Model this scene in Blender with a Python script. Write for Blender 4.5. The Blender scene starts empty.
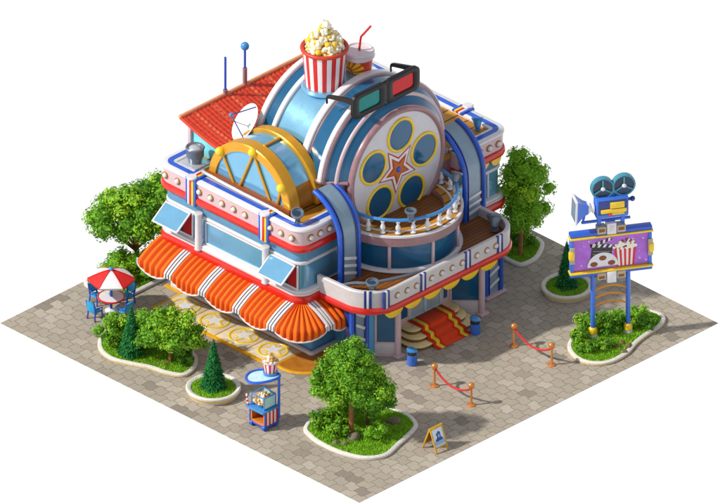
import bpy, bmesh, math, random
from mathutils import Vector, Matrix
random.seed(11)
PI = math.pi
R = math.radians
SC = bpy.context.scene
COL = SC.collection

# ------------------------------------------------------------------ materials
def S(r, g, b, k=1.0):
    f = lambda c: ((c/255.0)/12.92 if c <= 10 else (((c/255.0)+.055)/1.055)**2.4)*k
    return (f(r), f(g), f(b), 1)

def new_mat(name):
    m = bpy.data.materials.new(name); m.use_nodes = True
    nt = m.node_tree
    return m, nt, nt.nodes['Principled BSDF']

def paint(name, col, rough=.4, var=.07, scale=5., bump=.0, bscale=40., metal=0., coat=0., spec=.5, var2=.0):
    """A painted or plain surface with uneven colour, sheen and a little relief."""
    m, nt, p = new_mat(name)
    tc = nt.nodes.new('ShaderNodeTexCoord')
    n = nt.nodes.new('ShaderNodeTexNoise'); n.inputs['Scale'].default_value = scale
    n.inputs['Detail'].default_value = 6; n.inputs['Roughness'].default_value = .65
    nt.links.new(tc.outputs['Object'], n.inputs['Vector'])
    mp = nt.nodes.new('ShaderNodeMapRange')
    mp.inputs['From Min'].default_value = .28; mp.inputs['From Max'].default_value = .72
    mp.inputs['To Min'].default_value = 1-var*1.3; mp.inputs['To Max'].default_value = 1+var*.7
    nt.links.new(n.outputs['Fac'], mp.inputs['Value'])
    mx = nt.nodes.new('ShaderNodeMix'); mx.data_type = 'RGBA'; mx.blend_type = 'MULTIPLY'
    mx.inputs['Factor'].default_value = 1
    mx.inputs['A'].default_value = col
    nt.links.new(mp.outputs['Result'], mx.inputs['B'])
    nt.links.new(mx.outputs['Result'], p.inputs['Base Color'])
    mr = nt.nodes.new('ShaderNodeMapRange')
    mr.inputs['To Min'].default_value = max(.03, rough-.12); mr.inputs['To Max'].default_value = min(1, rough+.12)
    nt.links.new(n.outputs['Fac'], mr.inputs['Value']); nt.links.new(mr.outputs['Result'], p.inputs['Roughness'])
    p.inputs['Metallic'].default_value = metal
    p.inputs['Coat Weight'].default_value = coat
    p.inputs['Coat Roughness'].default_value = .15
    p.inputs['Specular IOR Level'].default_value = spec
    if bump:
        n2 = nt.nodes.new('ShaderNodeTexNoise'); n2.inputs['Scale'].default_value = bscale
        n2.inputs['Detail'].default_value = 5
        nt.links.new(tc.outputs['Object'], n2.inputs['Vector'])
        b = nt.nodes.new('ShaderNodeBump'); b.inputs['Strength'].default_value = bump
        b.inputs['Distance'].default_value = .03
        nt.links.new(n2.outputs['Fac'], b.inputs['Height']); nt.links.new(b.outputs['Normal'], p.inputs['Normal'])
    return m

def M_(nt, op, a=None, b=None, c=None):
    n = nt.nodes.new('ShaderNodeMath'); n.operation = op
    for i, v in enumerate((a, b, c)):
        if v is None: continue
        if isinstance(v, (int, float)): n.inputs[i].default_value = v
        else: nt.links.new(v, n.inputs[i])
    return n.outputs[0]

def ramp(nt, fac, stops):
    r = nt.nodes.new('ShaderNodeValToRGB')
    el = r.color_ramp.elements
    while len(el) < len(stops): el.new(.5)
    for e, (t, c) in zip(el, stops): e.position = t; e.color = c
    nt.links.new(fac, r.inputs['Fac'])
    return r.outputs['Color']

def planks(name, cols, w=.16, axis=0, rough=.5):
    m, nt, p = new_mat(name)
    tc = nt.nodes.new('ShaderNodeTexCoord'); sp = nt.nodes.new('ShaderNodeSeparateXYZ')
    nt.links.new(tc.outputs['Object'], sp.inputs[0])
    v = M_(nt, 'DIVIDE', sp.outputs[axis], w)
    wn = nt.nodes.new('ShaderNodeTexWhiteNoise'); wn.noise_dimensions = '1D'
    nt.links.new(M_(nt, 'FLOOR', v), wn.inputs['W'])
    ns = nt.nodes.new('ShaderNodeTexNoise'); ns.inputs['Scale'].default_value = 3
    ns.inputs['Detail'].default_value = 8
    mpg = nt.nodes.new('ShaderNodeMapping')
    mpg.inputs['Scale'].default_value = (8, 1, 1) if axis == 0 else (1, 8, 1)
    nt.links.new(tc.outputs['Object'], mpg.inputs['Vector']); nt.links.new(mpg.outputs['Vector'], ns.inputs['Vector'])
    f = M_(nt, 'ADD', M_(nt, 'MULTIPLY', wn.outputs['Value'], .6), M_(nt, 'MULTIPLY', ns.outputs['Fac'], .4))
    c = ramp(nt, f, [(.15, cols[0]), (.85, cols[1])])
    fr = M_(nt, 'FRACT', v)
    j = M_(nt, 'LESS_THAN', fr, .14)
    mx = nt.nodes.new('ShaderNodeMix'); mx.data_type = 'RGBA'
    nt.links.new(j, mx.inputs['Factor']); nt.links.new(c, mx.inputs['A'])
    mx.inputs['B'].default_value = tuple(x*.3 for x in cols[0][:3])+(1,)
    nt.links.new(mx.outputs['Result'], p.inputs['Base Color'])
    p.inputs['Roughness'].default_value = rough
    b = nt.nodes.new('ShaderNodeBump'); b.inputs['Strength'].default_value = .6; b.inputs['Distance'].default_value = .02
    nt.links.new(M_(nt, 'SUBTRACT', 1, j), b.inputs['Height']); nt.links.new(b.outputs['Normal'], p.inputs['Normal'])
    return m

def paving():
    m, nt, p = new_mat('interlocking_pavers')
    tc = nt.nodes.new('ShaderNodeTexCoord'); sp = nt.nodes.new('ShaderNodeSeparateXYZ')
    nt.links.new(tc.outputs['Object'], sp.inputs[0])
    x, y = sp.outputs[0], sp.outputs[1]
    W, H = .53, .43
    def zig(v, per, amp):
        t = M_(nt, 'DIVIDE', M_(nt, 'PINGPONG', v, per/2), per/2)
        q = nt.nodes.new('ShaderNodeMapRange'); q.inputs['From Min'].default_value = .43; q.inputs['From Max'].default_value = .57
        q.inputs['To Min'].default_value = -amp; q.inputs['To Max'].default_value = amp
        nt.links.new(t, q.inputs['Value']); return q.outputs['Result']
    a = M_(nt, 'ADD', y, zig(M_(nt, 'ADD', x, 50*W+.14), W, .042))
    b = x
    cb = nt.nodes.new('ShaderNodeCombineXYZ')
    nt.links.new(b, cb.inputs[0]); nt.links.new(a, cb.inputs[1])
    br = nt.nodes.new('ShaderNodeTexBrick')
    br.offset = .5
    br.inputs['Scale'].default_value = 1; br.inputs['Mortar Size'].default_value = .011
    br.inputs['Mortar Smooth'].default_value = .35; br.inputs['Bias'].default_value = 0
    br.inputs['Brick Width'].default_value = W; br.inputs['Row Height'].default_value = H
    br.inputs['Color1'].default_value = (0, 0, 0, 1); br.inputs['Color2'].default_value = (1, 1, 1, 1)
    br.inputs['Mortar'].default_value = (.5, .5, .5, 1)
    nt.links.new(cb.outputs[0], br.inputs['Vector'])
    c = ramp(nt, br.outputs['Color'], [(0, S(140, 131, 119)), (.03, S(146, 137, 125)), (.05, S(166, 156, 141)),
                                       (.5, S(171, 161, 145)), (.8, S(177, 167, 152)), (1, S(185, 176, 161))])
    n = nt.nodes.new('ShaderNodeTexNoise'); n.inputs['Scale'].default_value = 9; n.inputs['Detail'].default_value = 9
    n.inputs['Roughness'].default_value = .7
    nt.links.new(tc.outputs['Object'], n.inputs['Vector'])
    mp = nt.nodes.new('ShaderNodeMapRange'); mp.inputs['From Min'].default_value = .3; mp.inputs['From Max'].default_value = .7
    mp.inputs['To Min'].default_value = .86; mp.inputs['To Max'].default_value = 1.08
    nt.links.new(n.outputs['Fac'], mp.inputs['Value'])
    mu = nt.nodes.new('ShaderNodeMix'); mu.data_type = 'RGBA'; mu.blend_type = 'MULTIPLY'; mu.inputs['Factor'].default_value = 1
    nt.links.new(c, mu.inputs['A']); nt.links.new(mp.outputs['Result'], mu.inputs['B'])
    mx = nt.nodes.new('ShaderNodeMix'); mx.data_type = 'RGBA'
    nt.links.new(M_(nt, 'MULTIPLY', br.outputs['Fac'], .85), mx.inputs['Factor'])
    nt.links.new(mu.outputs['Result'], mx.inputs['A']); mx.inputs['B'].default_value = S(98, 88, 76)
    nt.links.new(mx.outputs['Result'], p.inputs['Base Color'])
    p.inputs['Roughness'].default_value = .85
    bp = nt.nodes.new('ShaderNodeBump'); bp.inputs['Strength'].default_value = .5; bp.inputs['Distance'].default_value = .03
    hh = M_(nt, 'ADD', M_(nt, 'SUBTRACT', 1, br.outputs['Fac']), M_(nt, 'MULTIPLY', n.outputs['Fac'], .35))
    nt.links.new(hh, bp.inputs['Height']); nt.links.new(bp.outputs['Normal'], p.inputs['Normal'])
    return m

MT = {}
def addm(key, *a, **k): MT[key] = paint(key, *a, **k)
addm('white_enamel', S(224, 222, 226), rough=.32, var=.05, coat=.3)
addm('pink_enamel', S(210, 182, 188), rough=.4, var=.06, coat=.2)
addm('grey_panel', S(208, 202, 203), rough=.4, var=.06, coat=.15)
addm('red_enamel', S(214, 34, 24), rough=.3, var=.06, coat=.35)
addm('blue_enamel', S(32, 92, 206), rough=.3, var=.07, coat=.3)
addm('light_blue_enamel', S(58, 140, 210), rough=.3, var=.12, coat=.4)
addm('navy_enamel', S(26, 54, 138), rough=.35, var=.12, coat=.3)
addm('steel_blue_wall', S(92, 148, 184), rough=.45, var=.10)
addm('sky_blue_wall', S(96, 170, 220), rough=.45, var=.10)
addm('cyan_wall', S(128, 224, 238), rough=.5, var=.10)
addm('blue_glass', S(118, 182, 220), rough=.15, var=.05, scale=1.2, spec=.6, coat=.5, metal=.4, bump=.45, bscale=1.4)
addm('deep_blue_glass', S(24, 94, 136), rough=.13, var=.10, scale=1.2, spec=.55, coat=.12, metal=.1, bump=.5, bscale=1.3)
addm('vault_glass', S(132, 192, 226), rough=.17, var=.05, scale=1.2, spec=.6, coat=.5, metal=.5, bump=.25, bscale=1.0)
addm('smoky_glass', S(168, 184, 194), rough=.12, var=.12, scale=2, spec=.7, coat=.5)
addm('strip_glass', S(132, 158, 178), rough=.22, var=.12, scale=2, spec=.6, coat=.3)
addm('dark_interior', S(40, 40, 60), rough=.8)
addm('gold_enamel', S(226, 164, 44), rough=.32, var=.05, scale=2, metal=.4)
addm('deep_gold', S(178, 120, 36), rough=.36, var=.06, scale=2, metal=.4)
addm('gold_paint', S(232, 172, 32), rough=.4, var=.1, coat=.2)
addm('yellow_enamel', S(250, 208, 28), rough=.32, var=.1, coat=.4)
addm('brown_edge', S(150, 78, 28), rough=.45, var=.2)
addm('mauve_trim', S(160, 120, 126), rough=.35, var=.16, coat=.3)
addm('orange_canvas', S(244, 112, 28), rough=.8, var=.06, scale=5, bump=.15, bscale=70, spec=.2)
addm('shaded_orange_canvas', S(204, 70, 10), rough=.8, var=.06, scale=5, bump=.15, bscale=70, spec=.2)  # darker copy of the orange canvas, for the shaded rib sides
addm('black_trim', S(42, 36, 40), rough=.5)
addm('chrome', S(206, 212, 220), rough=.25, metal=.45, var=.08)
addm('gunmetal', S(116, 128, 142), rough=.35, metal=.35, var=.08, coat=.3)
addm('roof_tile', S(222, 66, 36), rough=.55, var=.2, scale=7, bump=.4, bscale=30)
addm('roof_tile_pale', S(240, 120, 76), rough=.55, var=.2, scale=7, bump=.3, bscale=30)
addm('ridge_trim', S(238, 160, 110), rough=.5, var=.15)
addm('stone_tile', S(226, 214, 186), rough=.6, var=.14, scale=6, bump=.2)
addm('bronze_pave', S(190, 120, 32), rough=.45, var=.22, scale=3, bump=.2)
addm('curtain_red', S(190, 24, 28), rough=.8)
addm('carpet_red', S(232, 44, 18), rough=.9, var=.16, scale=14, bump=.5, bscale=120)
addm('carpet_orange', S(246, 78, 26), rough=.9, var=.16, scale=14, bump=.5, bscale=120)
addm('carpet_yellow', S(246, 222, 40), rough=.9, var=.16, scale=14, bump=.5, bscale=120)
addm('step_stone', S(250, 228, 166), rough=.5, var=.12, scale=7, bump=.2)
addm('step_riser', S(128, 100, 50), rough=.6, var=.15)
addm('kerb_stone', S(226, 222, 214), rough=.55, var=.14, scale=9, bump=.3, bscale=25)
addm('kerb_cream', S(226, 208, 170), rough=.55, var=.18, scale=9, bump=.3, bscale=25)
addm('lawn', S(122, 176, 26), rough=.9, var=.4, scale=8, bump=.8, bscale=60)
addm('soil', S(92, 74, 40), rough=.95, var=.3)
addm('grass_blade', S(148, 204, 34), rough=.7, var=.3, scale=5)
addm('bark', S(168, 112, 66), rough=.9, var=.3, scale=12, bump=1, bscale=50)
addm('bark_dark', S(104, 74, 48), rough=.9, var=.35, scale=12, bump=1, bscale=50)
addm('rock', S(124, 116, 92), rough=.9, var=.35, scale=10, bump=.8, bscale=30)
addm('rock_brown', S(130, 104, 66), rough=.9, var=.35, scale=10, bump=.8, bscale=30)
addm('popcorn_white', S(250, 244, 226), rough=.7, var=.08, scale=20, bump=.3)
addm('popcorn_butter', S(240, 200, 60), rough=.6, var=.15, scale=20)
addm('caramel', S(214, 160, 70), rough=.5, var=.3, scale=20)
addm('paper_white', S(240, 236, 240), rough=.55, var=.05)
addm('paper_red', S(220, 34, 30), rough=.5, var=.08)
addm('rim_red', S(206, 60, 34), rough=.45, var=.15)
addm('lid_plastic', S(226, 214, 220), rough=.35, var=.06, coat=.3)
addm('cup_orange', S(222, 70, 40), rough=.45, var=.12)
addm('black_plastic', S(24, 24, 27), rough=.4, var=.1, spec=.35)
addm('lens_cyan', S(4, 138, 132), rough=.25, var=.08, spec=.3)
addm('lens_red', S(214, 24, 32), rough=.25, var=.08, spec=.3)
addm('reel_plate', S(214, 212, 218), rough=.38, var=.05, scale=3, coat=.2)
addm('star_orange', S(206, 104, 34), rough=.4)
addm('star_rust', S(190, 76, 30), rough=.4)
addm('chair_blue', S(38, 166, 222), rough=.45, var=.12)
addm('frame_blue', S(40, 86, 200), rough=.35, coat=.3)
addm('rubber_red', S(160, 40, 70), rough=.5)
addm('copper', S(232, 150, 80), rough=.28, metal=.55, var=.14)
addm('rope_velvet', S(206, 52, 44), rough=.8, var=.15)
addm('yellow_wood', S(222, 168, 40), rough=.5, var=.25, scale=8)
addm('purple_screen', S(184, 110, 224), rough=.5, var=.22, scale=3)
addm('slate_black', S(44, 42, 46), rough=.5)
addm('reel_brown', S(140, 72, 40), rough=.5)
addm('beige_block', S(190, 178, 150), rough=.55, var=.15)
addm('teal_rim', S(66, 146, 172), rough=.3, coat=.3)
addm('dark_slate_blue', S(36, 62, 88), rough=.35)
addm('camera_blue', S(58, 118, 226), rough=.35, coat=.2, var=.08)
addm('orange_rod', S(230, 150, 36), rough=.35, coat=.3)
addm('pale_blue_board', S(206, 226, 240), rough=.4)
addm('mid_blue_board', S(140, 180, 226), rough=.4)
addm('red_cart', S(186, 44, 24), rough=.5, var=.2)
addm('amber_box', S(224, 132, 52), rough=.5, var=.2)
addm('cart_glass', S(190, 226, 232), rough=.12, var=.1, coat=.5)
addm('foot_white', S(232, 232, 236), rough=.4)
def leafmat(name, col):
    m, nt, p = new_mat(name)
    oi = nt.nodes.new('ShaderNodeTexCoord'); n = nt.nodes.new('ShaderNodeTexNoise'); n.inputs['Scale'].default_value = 4
    nt.links.new(oi.outputs['Object'], n.inputs['Vector'])
    mp = nt.nodes.new('ShaderNodeMapRange'); mp.inputs['From Min'].default_value = .3; mp.inputs['From Max'].default_value = .7
    mp.inputs['To Min'].default_value = .78; mp.inputs['To Max'].default_value = 1.15
    nt.links.new(n.outputs['Fac'], mp.inputs['Value'])
    mx = nt.nodes.new('ShaderNodeMix'); mx.data_type = 'RGBA'; mx.blend_type = 'MULTIPLY'; mx.inputs['Factor'].default_value = 1
    mx.inputs['A'].default_value = col; nt.links.new(mp.outputs['Result'], mx.inputs['B'])
    nt.links.new(mx.outputs['Result'], p.inputs['Base Color']); p.inputs['Roughness'].default_value = .6; p.inputs['Specular IOR Level'].default_value = .2
    tr = nt.nodes.new('ShaderNodeBsdfTranslucent'); nt.links.new(mx.outputs['Result'], tr.inputs['Color'])
    ms = nt.nodes.new('ShaderNodeMixShader'); ms.inputs['Fac'].default_value = .22
    nt.links.new(p.outputs[0], ms.inputs[1]); nt.links.new(tr.outputs[0], ms.inputs[2])
    nt.links.new(ms.outputs[0], nt.nodes['Material Output'].inputs['Surface'])
    MT[name] = m
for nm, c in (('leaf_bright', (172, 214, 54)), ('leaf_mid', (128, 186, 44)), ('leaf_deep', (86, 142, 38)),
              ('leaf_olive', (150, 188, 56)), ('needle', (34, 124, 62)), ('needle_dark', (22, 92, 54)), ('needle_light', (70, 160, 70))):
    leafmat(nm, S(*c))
MT['deck_wood'] = planks('deck_wood', (S(116, 66, 18), S(158, 96, 30)), w=.17, axis=0)
MT['roof_deck'] = planks('roof_deck', (S(170, 112, 26), S(206, 146, 40)), w=.5, axis=0)
MT['pavers'] = paving()

# ------------------------------------------------------------------ mesh builder
class MB:
    def __init__(s): s.bm = bmesh.new(); s.M = Matrix.Identity(4); s.m = 0
    def mat(s, i): s.m = i; return s
    def xf(s, M): s.M = M; return s
    def v(s, p): return s.bm.verts.new(s.M @ Vector(p))
    def f(s, vs, m=None):
        try: fc = s.bm.faces.new(vs)
        except ValueError: return None
        fc.material_index = s.m if m is None else m; fc.smooth = True
        return fc
    def poly(s, pts, m=None): return s.f([s.v(p) for p in pts], m)
    def grid(s, rows, closed_u=False, closed_v=False, m=None, mfun=None):
        vs = [[s.v(p) for p in r] for r in rows]
        nu, nv = len(vs), len(vs[0])
        for i in range(nu if closed_u else nu-1):
            for j in range(nv if closed_v else nv-1):
                a, b = vs[i], vs[(i+1) % nu]
                s.f([a[j], a[(j+1) % nv], b[(j+1) % nv], b[j]], mfun(i, j) if mfun else m)
        return vs
    def loft(s, rows, closed_u=False, cap=True, m=None, mfun=None):
        """Rows are closed loops."""
        vs = s.grid(rows, closed_u, True, m, mfun)
        if cap and not closed_u: s.f(vs[0][::-1], m); s.f(vs[-1], m)
    def box(s, c, size, rot=None, bev=0, m=None):
        b2 = bmesh.new(); bmesh.ops.create_cube(b2, size=1)
        bmesh.ops.scale(b2, vec=Vector(size), verts=b2.verts)
        if bev: bmesh.ops.bevel(b2, geom=list(b2.edges), offset=min(bev, min(size)*.45), segments=2, affect='EDGES', profile=.5)
        T = Matrix.Translation(Vector(c)) @ (rot if rot is not None else Matrix.Identity(4))
        mp = {v: s.v(T @ v.co) for v in b2.verts}
        for fc in b2.faces: s.f([mp[v] for v in fc.verts], m)
        b2.free(); return s
    def box2(s, a, b, bev=0, m=None):
        a, b = Vector(a), Vector(b)
        return s.box((a+b)/2, [abs(q) for q in (b-a)], bev=bev, m=m)
    def prism(s, poly, z0, z1, m=None, mtop=None):
        lo = [s.v((x, y, z0)) for x, y in poly]; hi = [s.v((x, y, z1)) for x, y in poly]
        n = len(poly)
        for i in range(n): s.f([lo[i], lo[(i+1) % n], hi[(i+1) % n], hi[i]], m)
        s.f(lo[::-1], m); s.f(hi, m if mtop is None else mtop); return s
    def tube(s, pts, r, seg=10, closed=False, m=None, cap=True):
        pts = [Vector(p) for p in pts]; n = len(pts)
        rs = r if isinstance(r, (list, tuple)) else [r]*n
        rows = []; up = None
        for i, p in enumerate(pts):
            t = (pts[(i+1) % n]-pts[i-1]) if closed else (pts[min(i+1, n-1)]-pts[max(i-1, 0)])
            t.normalize()
            if up is None:
                up = Vector((0, 0, 1)) if abs(t.z) < .9 else Vector((1, 0, 0))
            a = t.cross(up)
            if a.length < 1e-5: a = t.cross(Vector((0, 1, 0)))
            a.normalize(); up = a.cross(t).normalized()
            rows.append([p+(a*math.cos(2*PI*k/seg)+up*math.sin(2*PI*k/seg))*rs[i] for k in range(seg)])
        s.loft(rows, closed_u=closed, cap=cap, m=m); return s
    def lathe(s, prof, c=(0, 0, 0), axis='z', seg=28, a0=0, a1=2*PI, m=None, mfun=None, cap=False):
        full = abs(a1-a0-2*PI) < 1e-6; n = seg if full else seg+1
        rows = []
        for k in range(n):
            a = a0+(a1-a0)*k/seg; ca, sa = math.cos(a), math.sin(a)
            row = []
            for r, h in prof:
                p = {'z': (r*ca, r*sa, h), 'x': (h, r*ca, r*sa), 'y': (r*ca, h, r*sa)}[axis]
                row.append(Vector(p)+Vector(c))
            rows.append(row)
        s.grid(rows, full, False, m, mfun); return s
    def sphere(s, c, r, seg=14, rings=8, sc=(1, 1, 1), m=None):
        rows = []
        for i in range(seg):
            a = 2*PI*i/seg
            rows.append([Vector(c)+Vector((r*sc[0]*math.sin(t)*math.cos(a), r*sc[1]*math.sin(t)*math.sin(a), r*sc[2]*math.cos(t)))
                         for t in [.02+(PI-.04)*j/rings for j in range(rings+1)]])
        vs = s.grid(rows, True, False, m); return s
    def cyl(s, p0, p1, r0, r1=None, seg=18, m=None): return s.tube([p0, p1], [r0, r0 if r1 is None else r1], seg, m=m)
    def sweep(s, path, prof, closed=False, m=None, mfun=None, cap=True):
        """Profile (outward offset, z) carried along a plan path; outside is to the right of travel."""
        n = len(path); rows = []
        for i in range(n):
            if closed: a, b = Vector(path[i-1]), Vector(path[(i+1) % n])
            else: a, b = Vector(path[max(i-1, 0)]), Vector(path[min(i+1, n-1)])
            t = (b-a).normalized(); nn = Vector((t.y, -t.x))
            rows.append([(path[i][0]+nn.x*d, path[i][1]+nn.y*d, z) for d, z in prof])
        s.loft(rows, closed, cap, m, mfun); return s
    def build(s, name, mats, parent=None, sharp=38, loc=None, clean=1e-5):
        o_ = Vector((0, 0, 0))
        if loc is not None and parent is None: o_ = Vector(loc)
        q = parent
        while q is not None: o_ = o_+q.location; q = q.parent
        for v in s.bm.verts: v.co -= o_
        if clean: bmesh.ops.remove_doubles(s.bm, verts=s.bm.verts, dist=clean)
        bmesh.ops.recalc_face_normals(s.bm, faces=s.bm.faces)
        me = bpy.data.meshes.new(name); s.bm.to_mesh(me); s.bm.free()
        for k in ([mats] if isinstance(mats, str) else mats): me.materials.append(MT[k])
        me.set_sharp_from_angle(angle=R(sharp))
        o = bpy.data.objects.new(name, me); COL.objects.link(o)
        if parent is not None: o.parent = parent
        if loc is not None and parent is None: o.location = Vector(loc)
        return o

def tag(o, label, cat, group=None, kind=None):
    if label: o['label'] = label
    if cat: o['category'] = cat
    if group: o['group'] = group
    if kind: o['kind'] = kind
    return o
def thing(name, label, cat, loc=(0, 0, 0), group=None):
    o = bpy.data.objects.new(name, None); COL.objects.link(o); o.location = loc; o.empty_display_size = .2
    return tag(o, label, cat, group)
def part_copy(o, loc=None, rot=None, parent=None):
    c = o.copy(); COL.objects.link(c)
    if parent is not None: c.parent = parent
    if loc is not None: c.location = loc
    if rot is not None: c.rotation_euler = rot
    return c
def dup(root, loc, rotz=0, label=None):
    def rec(o, par):
        c = o.copy(); COL.objects.link(c)
        if par is not None: c.parent = par
        for ch in list(o.children): rec(ch, c)
        return c
    r = rec(root, None); r.location = loc; r.rotation_euler = (0, 0, rotz)
    if label: r['label'] = label
    return r

def rpath(pts, rad, closed=False, seg=10):
    """Plan polyline with filleted corners."""
    out = []; n = len(pts)
    for i, p in enumerate(pts):
        r = rad[i] if isinstance(rad, (list, tuple)) else rad
        if (not closed and i in (0, n-1)) or r <= 0: out.append(tuple(p)); continue
        P = Vector(p); a = (Vector(pts[i-1])-P); b = (Vector(pts[(i+1) % n])-P)
        la, lb = a.length, b.length; a.normalize(); b.normalize()
        ang = a.angle(b); d = r/math.tan(ang/2); d = min(d, la*.49, lb*.49); rr = d*math.tan(ang/2)
        c = P+(a+b).normalized()*(rr/math.sin(ang/2))
        s0 = P+a*d-c; s1 = P+b*d-c
        a0 = math.atan2(s0.y, s0.x); da = math.atan2(s1.y, s1.x)-a0
        while da > PI: da -= 2*PI
        while da < -PI: da += 2*PI
        for k in range(seg+1):
            t = a0+da*k/seg; out.append((c.x+rr*math.cos(t), c.y+rr*math.sin(t)))
    return out
def spline(pts, n=8, closed=True):
    out = []; N = len(pts)
    for i in range(N if closed else N-1):
        if closed: p = [Vector(pts[(i+k) % N]) for k in (-1, 0, 1, 2)]
        else: p = [Vector(pts[min(max(i+k, 0), N-1)]) for k in (-1, 0, 1, 2)]
        for k in range(n):
            t = k/n
            out.append(tuple(.5*((2*p[1])+(p[2]-p[0])*t+(2*p[0]-5*p[1]+4*p[2]-p[3])*t*t+(3*p[1]-p[0]-3*p[2]+p[3])*t**3)))
    if not closed: out.append(tuple(pts[-1]))
    return out
def g(u, v):
    """Plan position read off the drawing (2:1 dimetric), metres on the ground."""
    U, V = (u-360.5)/20, (v-323)/10
    return ((U+V)/2, (U-V)/2)
def star(n, r0, r1, a0=PI/2):
    return [((r0 if k % 2 == 0 else r1)*math.cos(a0+PI*k/n), (r0 if k % 2 == 0 else r1)*math.sin(a0+PI*k/n)) for k in range(2*n)]
def frame(o, ex, ey, ez):
    M = Matrix.Identity(4)
    for i, a in enumerate((ex, ey, ez)):
        a = Vector(a)
        for j in range(3): M[j][i] = a[j]
    for j in range(3): M[j][3] = o[j]
    return M
def aim(o, d, up=(0, 0, 1)):
    """Frame whose z axis looks along d."""
    z = Vector(d).normalized(); x = Vector(up).cross(z)
    if x.length < 1e-4: x = Vector((1, 0, 0))
    x.normalize(); return frame(o, x, z.cross(x), z)
# ------------------------------------------------------------------ the cinema
B = thing('cinema_building', 'two storey cinema with a glass barrel vault, a film reel front and ribbed orange awnings', 'cinema', (-3, 1.5, 0))
X0, X1, Y0, Y1 = -6.62, .6, -3.6, 6.88
YC, ZC, XR = 1.45, 5.87, .375
CORN = [(X1, 4.3), (X1, Y1), (X0, Y1), (X0, Y0), (X1, Y0), (X1, -1.3)]
FOOT = rpath(CORN, [0, .56, .56, .56, .56, 0])
def rnd(d0, d1, z0, z1, r=.05):
    """Rounded-corner band profile."""
    return [(d0, z0), (d1-r, z0), (d1-r*.3, z0+r*.3), (d1, z0+r), (d1, z1-r), (d1-r*.3, z1-r*.3), (d1-r, z1), (d0, z1)]

# ground storey
mb = MB(); mb.prism(rpath([(.35, -2.8), (.35, 6.2), (-6.4, 6.2), (-6.4, -2.8)], .12, True), .02, 2.36)
mb.build('ground_wall', 'sky_blue_wall', B)
mb = MB(); pl = rpath([(.5, -2.95), (.5, 6.35), (-6.55, 6.35), (-6.55, -2.95)], .1, True)
mb.sweep(pl, rnd(-.09, .04, .05, .19, .03), closed=True); mb.build('plinth', 'white_enamel', B)
for xx in (-6.1, -4.4, -2.7, -1.0):                                    # shop windows below the awnings
    mb = MB(); mb.box2((xx, -2.83, .55), (xx+1.15, -2.78, 1.75), .01); w = mb.build('shop_window', 'deep_blue_glass', B)
    mb = MB()
    for a, b in (((xx-.06, -2.87, .48), (xx+1.21, -2.8, .55)), ((xx-.06, -2.87, 1.75), (xx+1.21, -2.8, 1.82)),
                 ((xx-.06, -2.87, .552), (xx, -2.8, 1.748)), ((xx+1.15, -2.87, .552), (xx+1.21, -2.8, 1.748))): mb.box2(a, b, .01)
    mb.build('frame', 'white_enamel', w)

# first floor bands
mb = MB(); mb.sweep(FOOT, rnd(-.5, .06, 2.31, 2.66, .11)); mb.build('lower_red_band', 'red_enamel', B)
mb = MB(); mb.sweep(FOOT, [(-.5, 2.65), (.0, 2.65), (.02, 2.68), (.02, 2.74), (-.03, 2.755), (-.03, 2.77), (.0, 2.785), (-.01, 2.83), (-.06, 2.86), (-.5, 2.86)])
mb.build('sill_band', 'white_enamel', B)
mb = MB(); mb.sweep(FOOT, [(-.5, 2.855), (-.2, 2.855), (-.2, 3.86), (-.5, 3.86)]); mb.build('glass_wall', 'blue_glass', B)
mb = MB(); mb.sweep(FOOT, rnd(-.5, -.13, 3.84, 3.97, .03)); mb.build('window_head', 'white_enamel', B)
mb = MB(); mb.sweep(FOOT, rnd(-.5, -.17, 3.97, 4.42, .02)); mb.build('frieze', 'steel_blue_wall', B)
mb = MB(); mb.sweep(FOOT, rnd(-.5, .06, 4.41, 4.71, .10)); mb.build('upper_red_band', 'red_enamel', B)
mb = MB(); mb.sweep(FOOT, [(-.4, 4.70), (-.03, 4.70), (-.01, 5.27), (-.4, 5.27)]); LP = mb.build('lamp_panel', 'pink_enamel', B)
mb = MB(); mb.sweep(FOOT, [(-.52, 5.26), (.0, 5.26), (.035, 5.30), (.02, 5.36), (-.03, 5.385), (-.50, 5.385), (-.52, 5.37)]); PC = mb.build('parapet_cap', 'white_enamel', B)
mb = MB(); mb.sweep(FOOT, [(-.38, 5.36), (-.18, 5.36), (-.18, 5.40), (-.38, 5.40)]); mb.build('stripe', 'blue_enamel', PC)
mb = MB(); mb.prism([(.25, Y0+.5), (.25, Y1-.5), (X0+.5, Y1-.5), (X0+.5, Y0+.5)], 5.1, 5.3); mb.build('roof_floor', 'roof_deck', B)
mb = MB(); mb.box2((-.2, -1.45, 2.4), (.2, 4.4, 5.32), .02); mb.build('front_wall', 'mauve_trim', B)

def bulb_mesh():
    mb = MB(); mb.lathe([(.0, .105), (.05, .098), (.09, .065), (.10, .02)], axis='x', seg=16, m=0)
    return mb
bm_ = bulb_mesh(); bulb0 = bm_.build('bulb', 'white_enamel', None)
mb = MB(); mb.lathe([(.10, .0), (.10, .03), (.115, .042), (.132, .03), (.138, 0)], axis='x', seg=18); bez0 = mb.build('bezel', 'deep_gold', None)
used = [False]
def bulb(par, p, rz, s=1.0):
    off = Vector((0, 0, 0)); q = par
    while q is not None: off += q.location; q = q.parent
    for src in (bulb0, bez0):
        c = src.copy(); COL.objects.link(c); c.parent = par; c.location = Vector(p)-off; c.rotation_euler = (0, 0, rz); c.scale = (1, s, s)
for px in (165, 177.3, 199, 210.5, 222, 233.6, 244.9, 270, 281, 291.5):
    bulb(LP, ((px-288.5)/20, Y0+.015, 4.985), -PI/2)
for y in [-3.08+.465*k for k in range(4)]+[4.5+.45*k for k in range(5)]:
    bulb(LP, (X1-.015, y, 4.985), 0)

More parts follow.
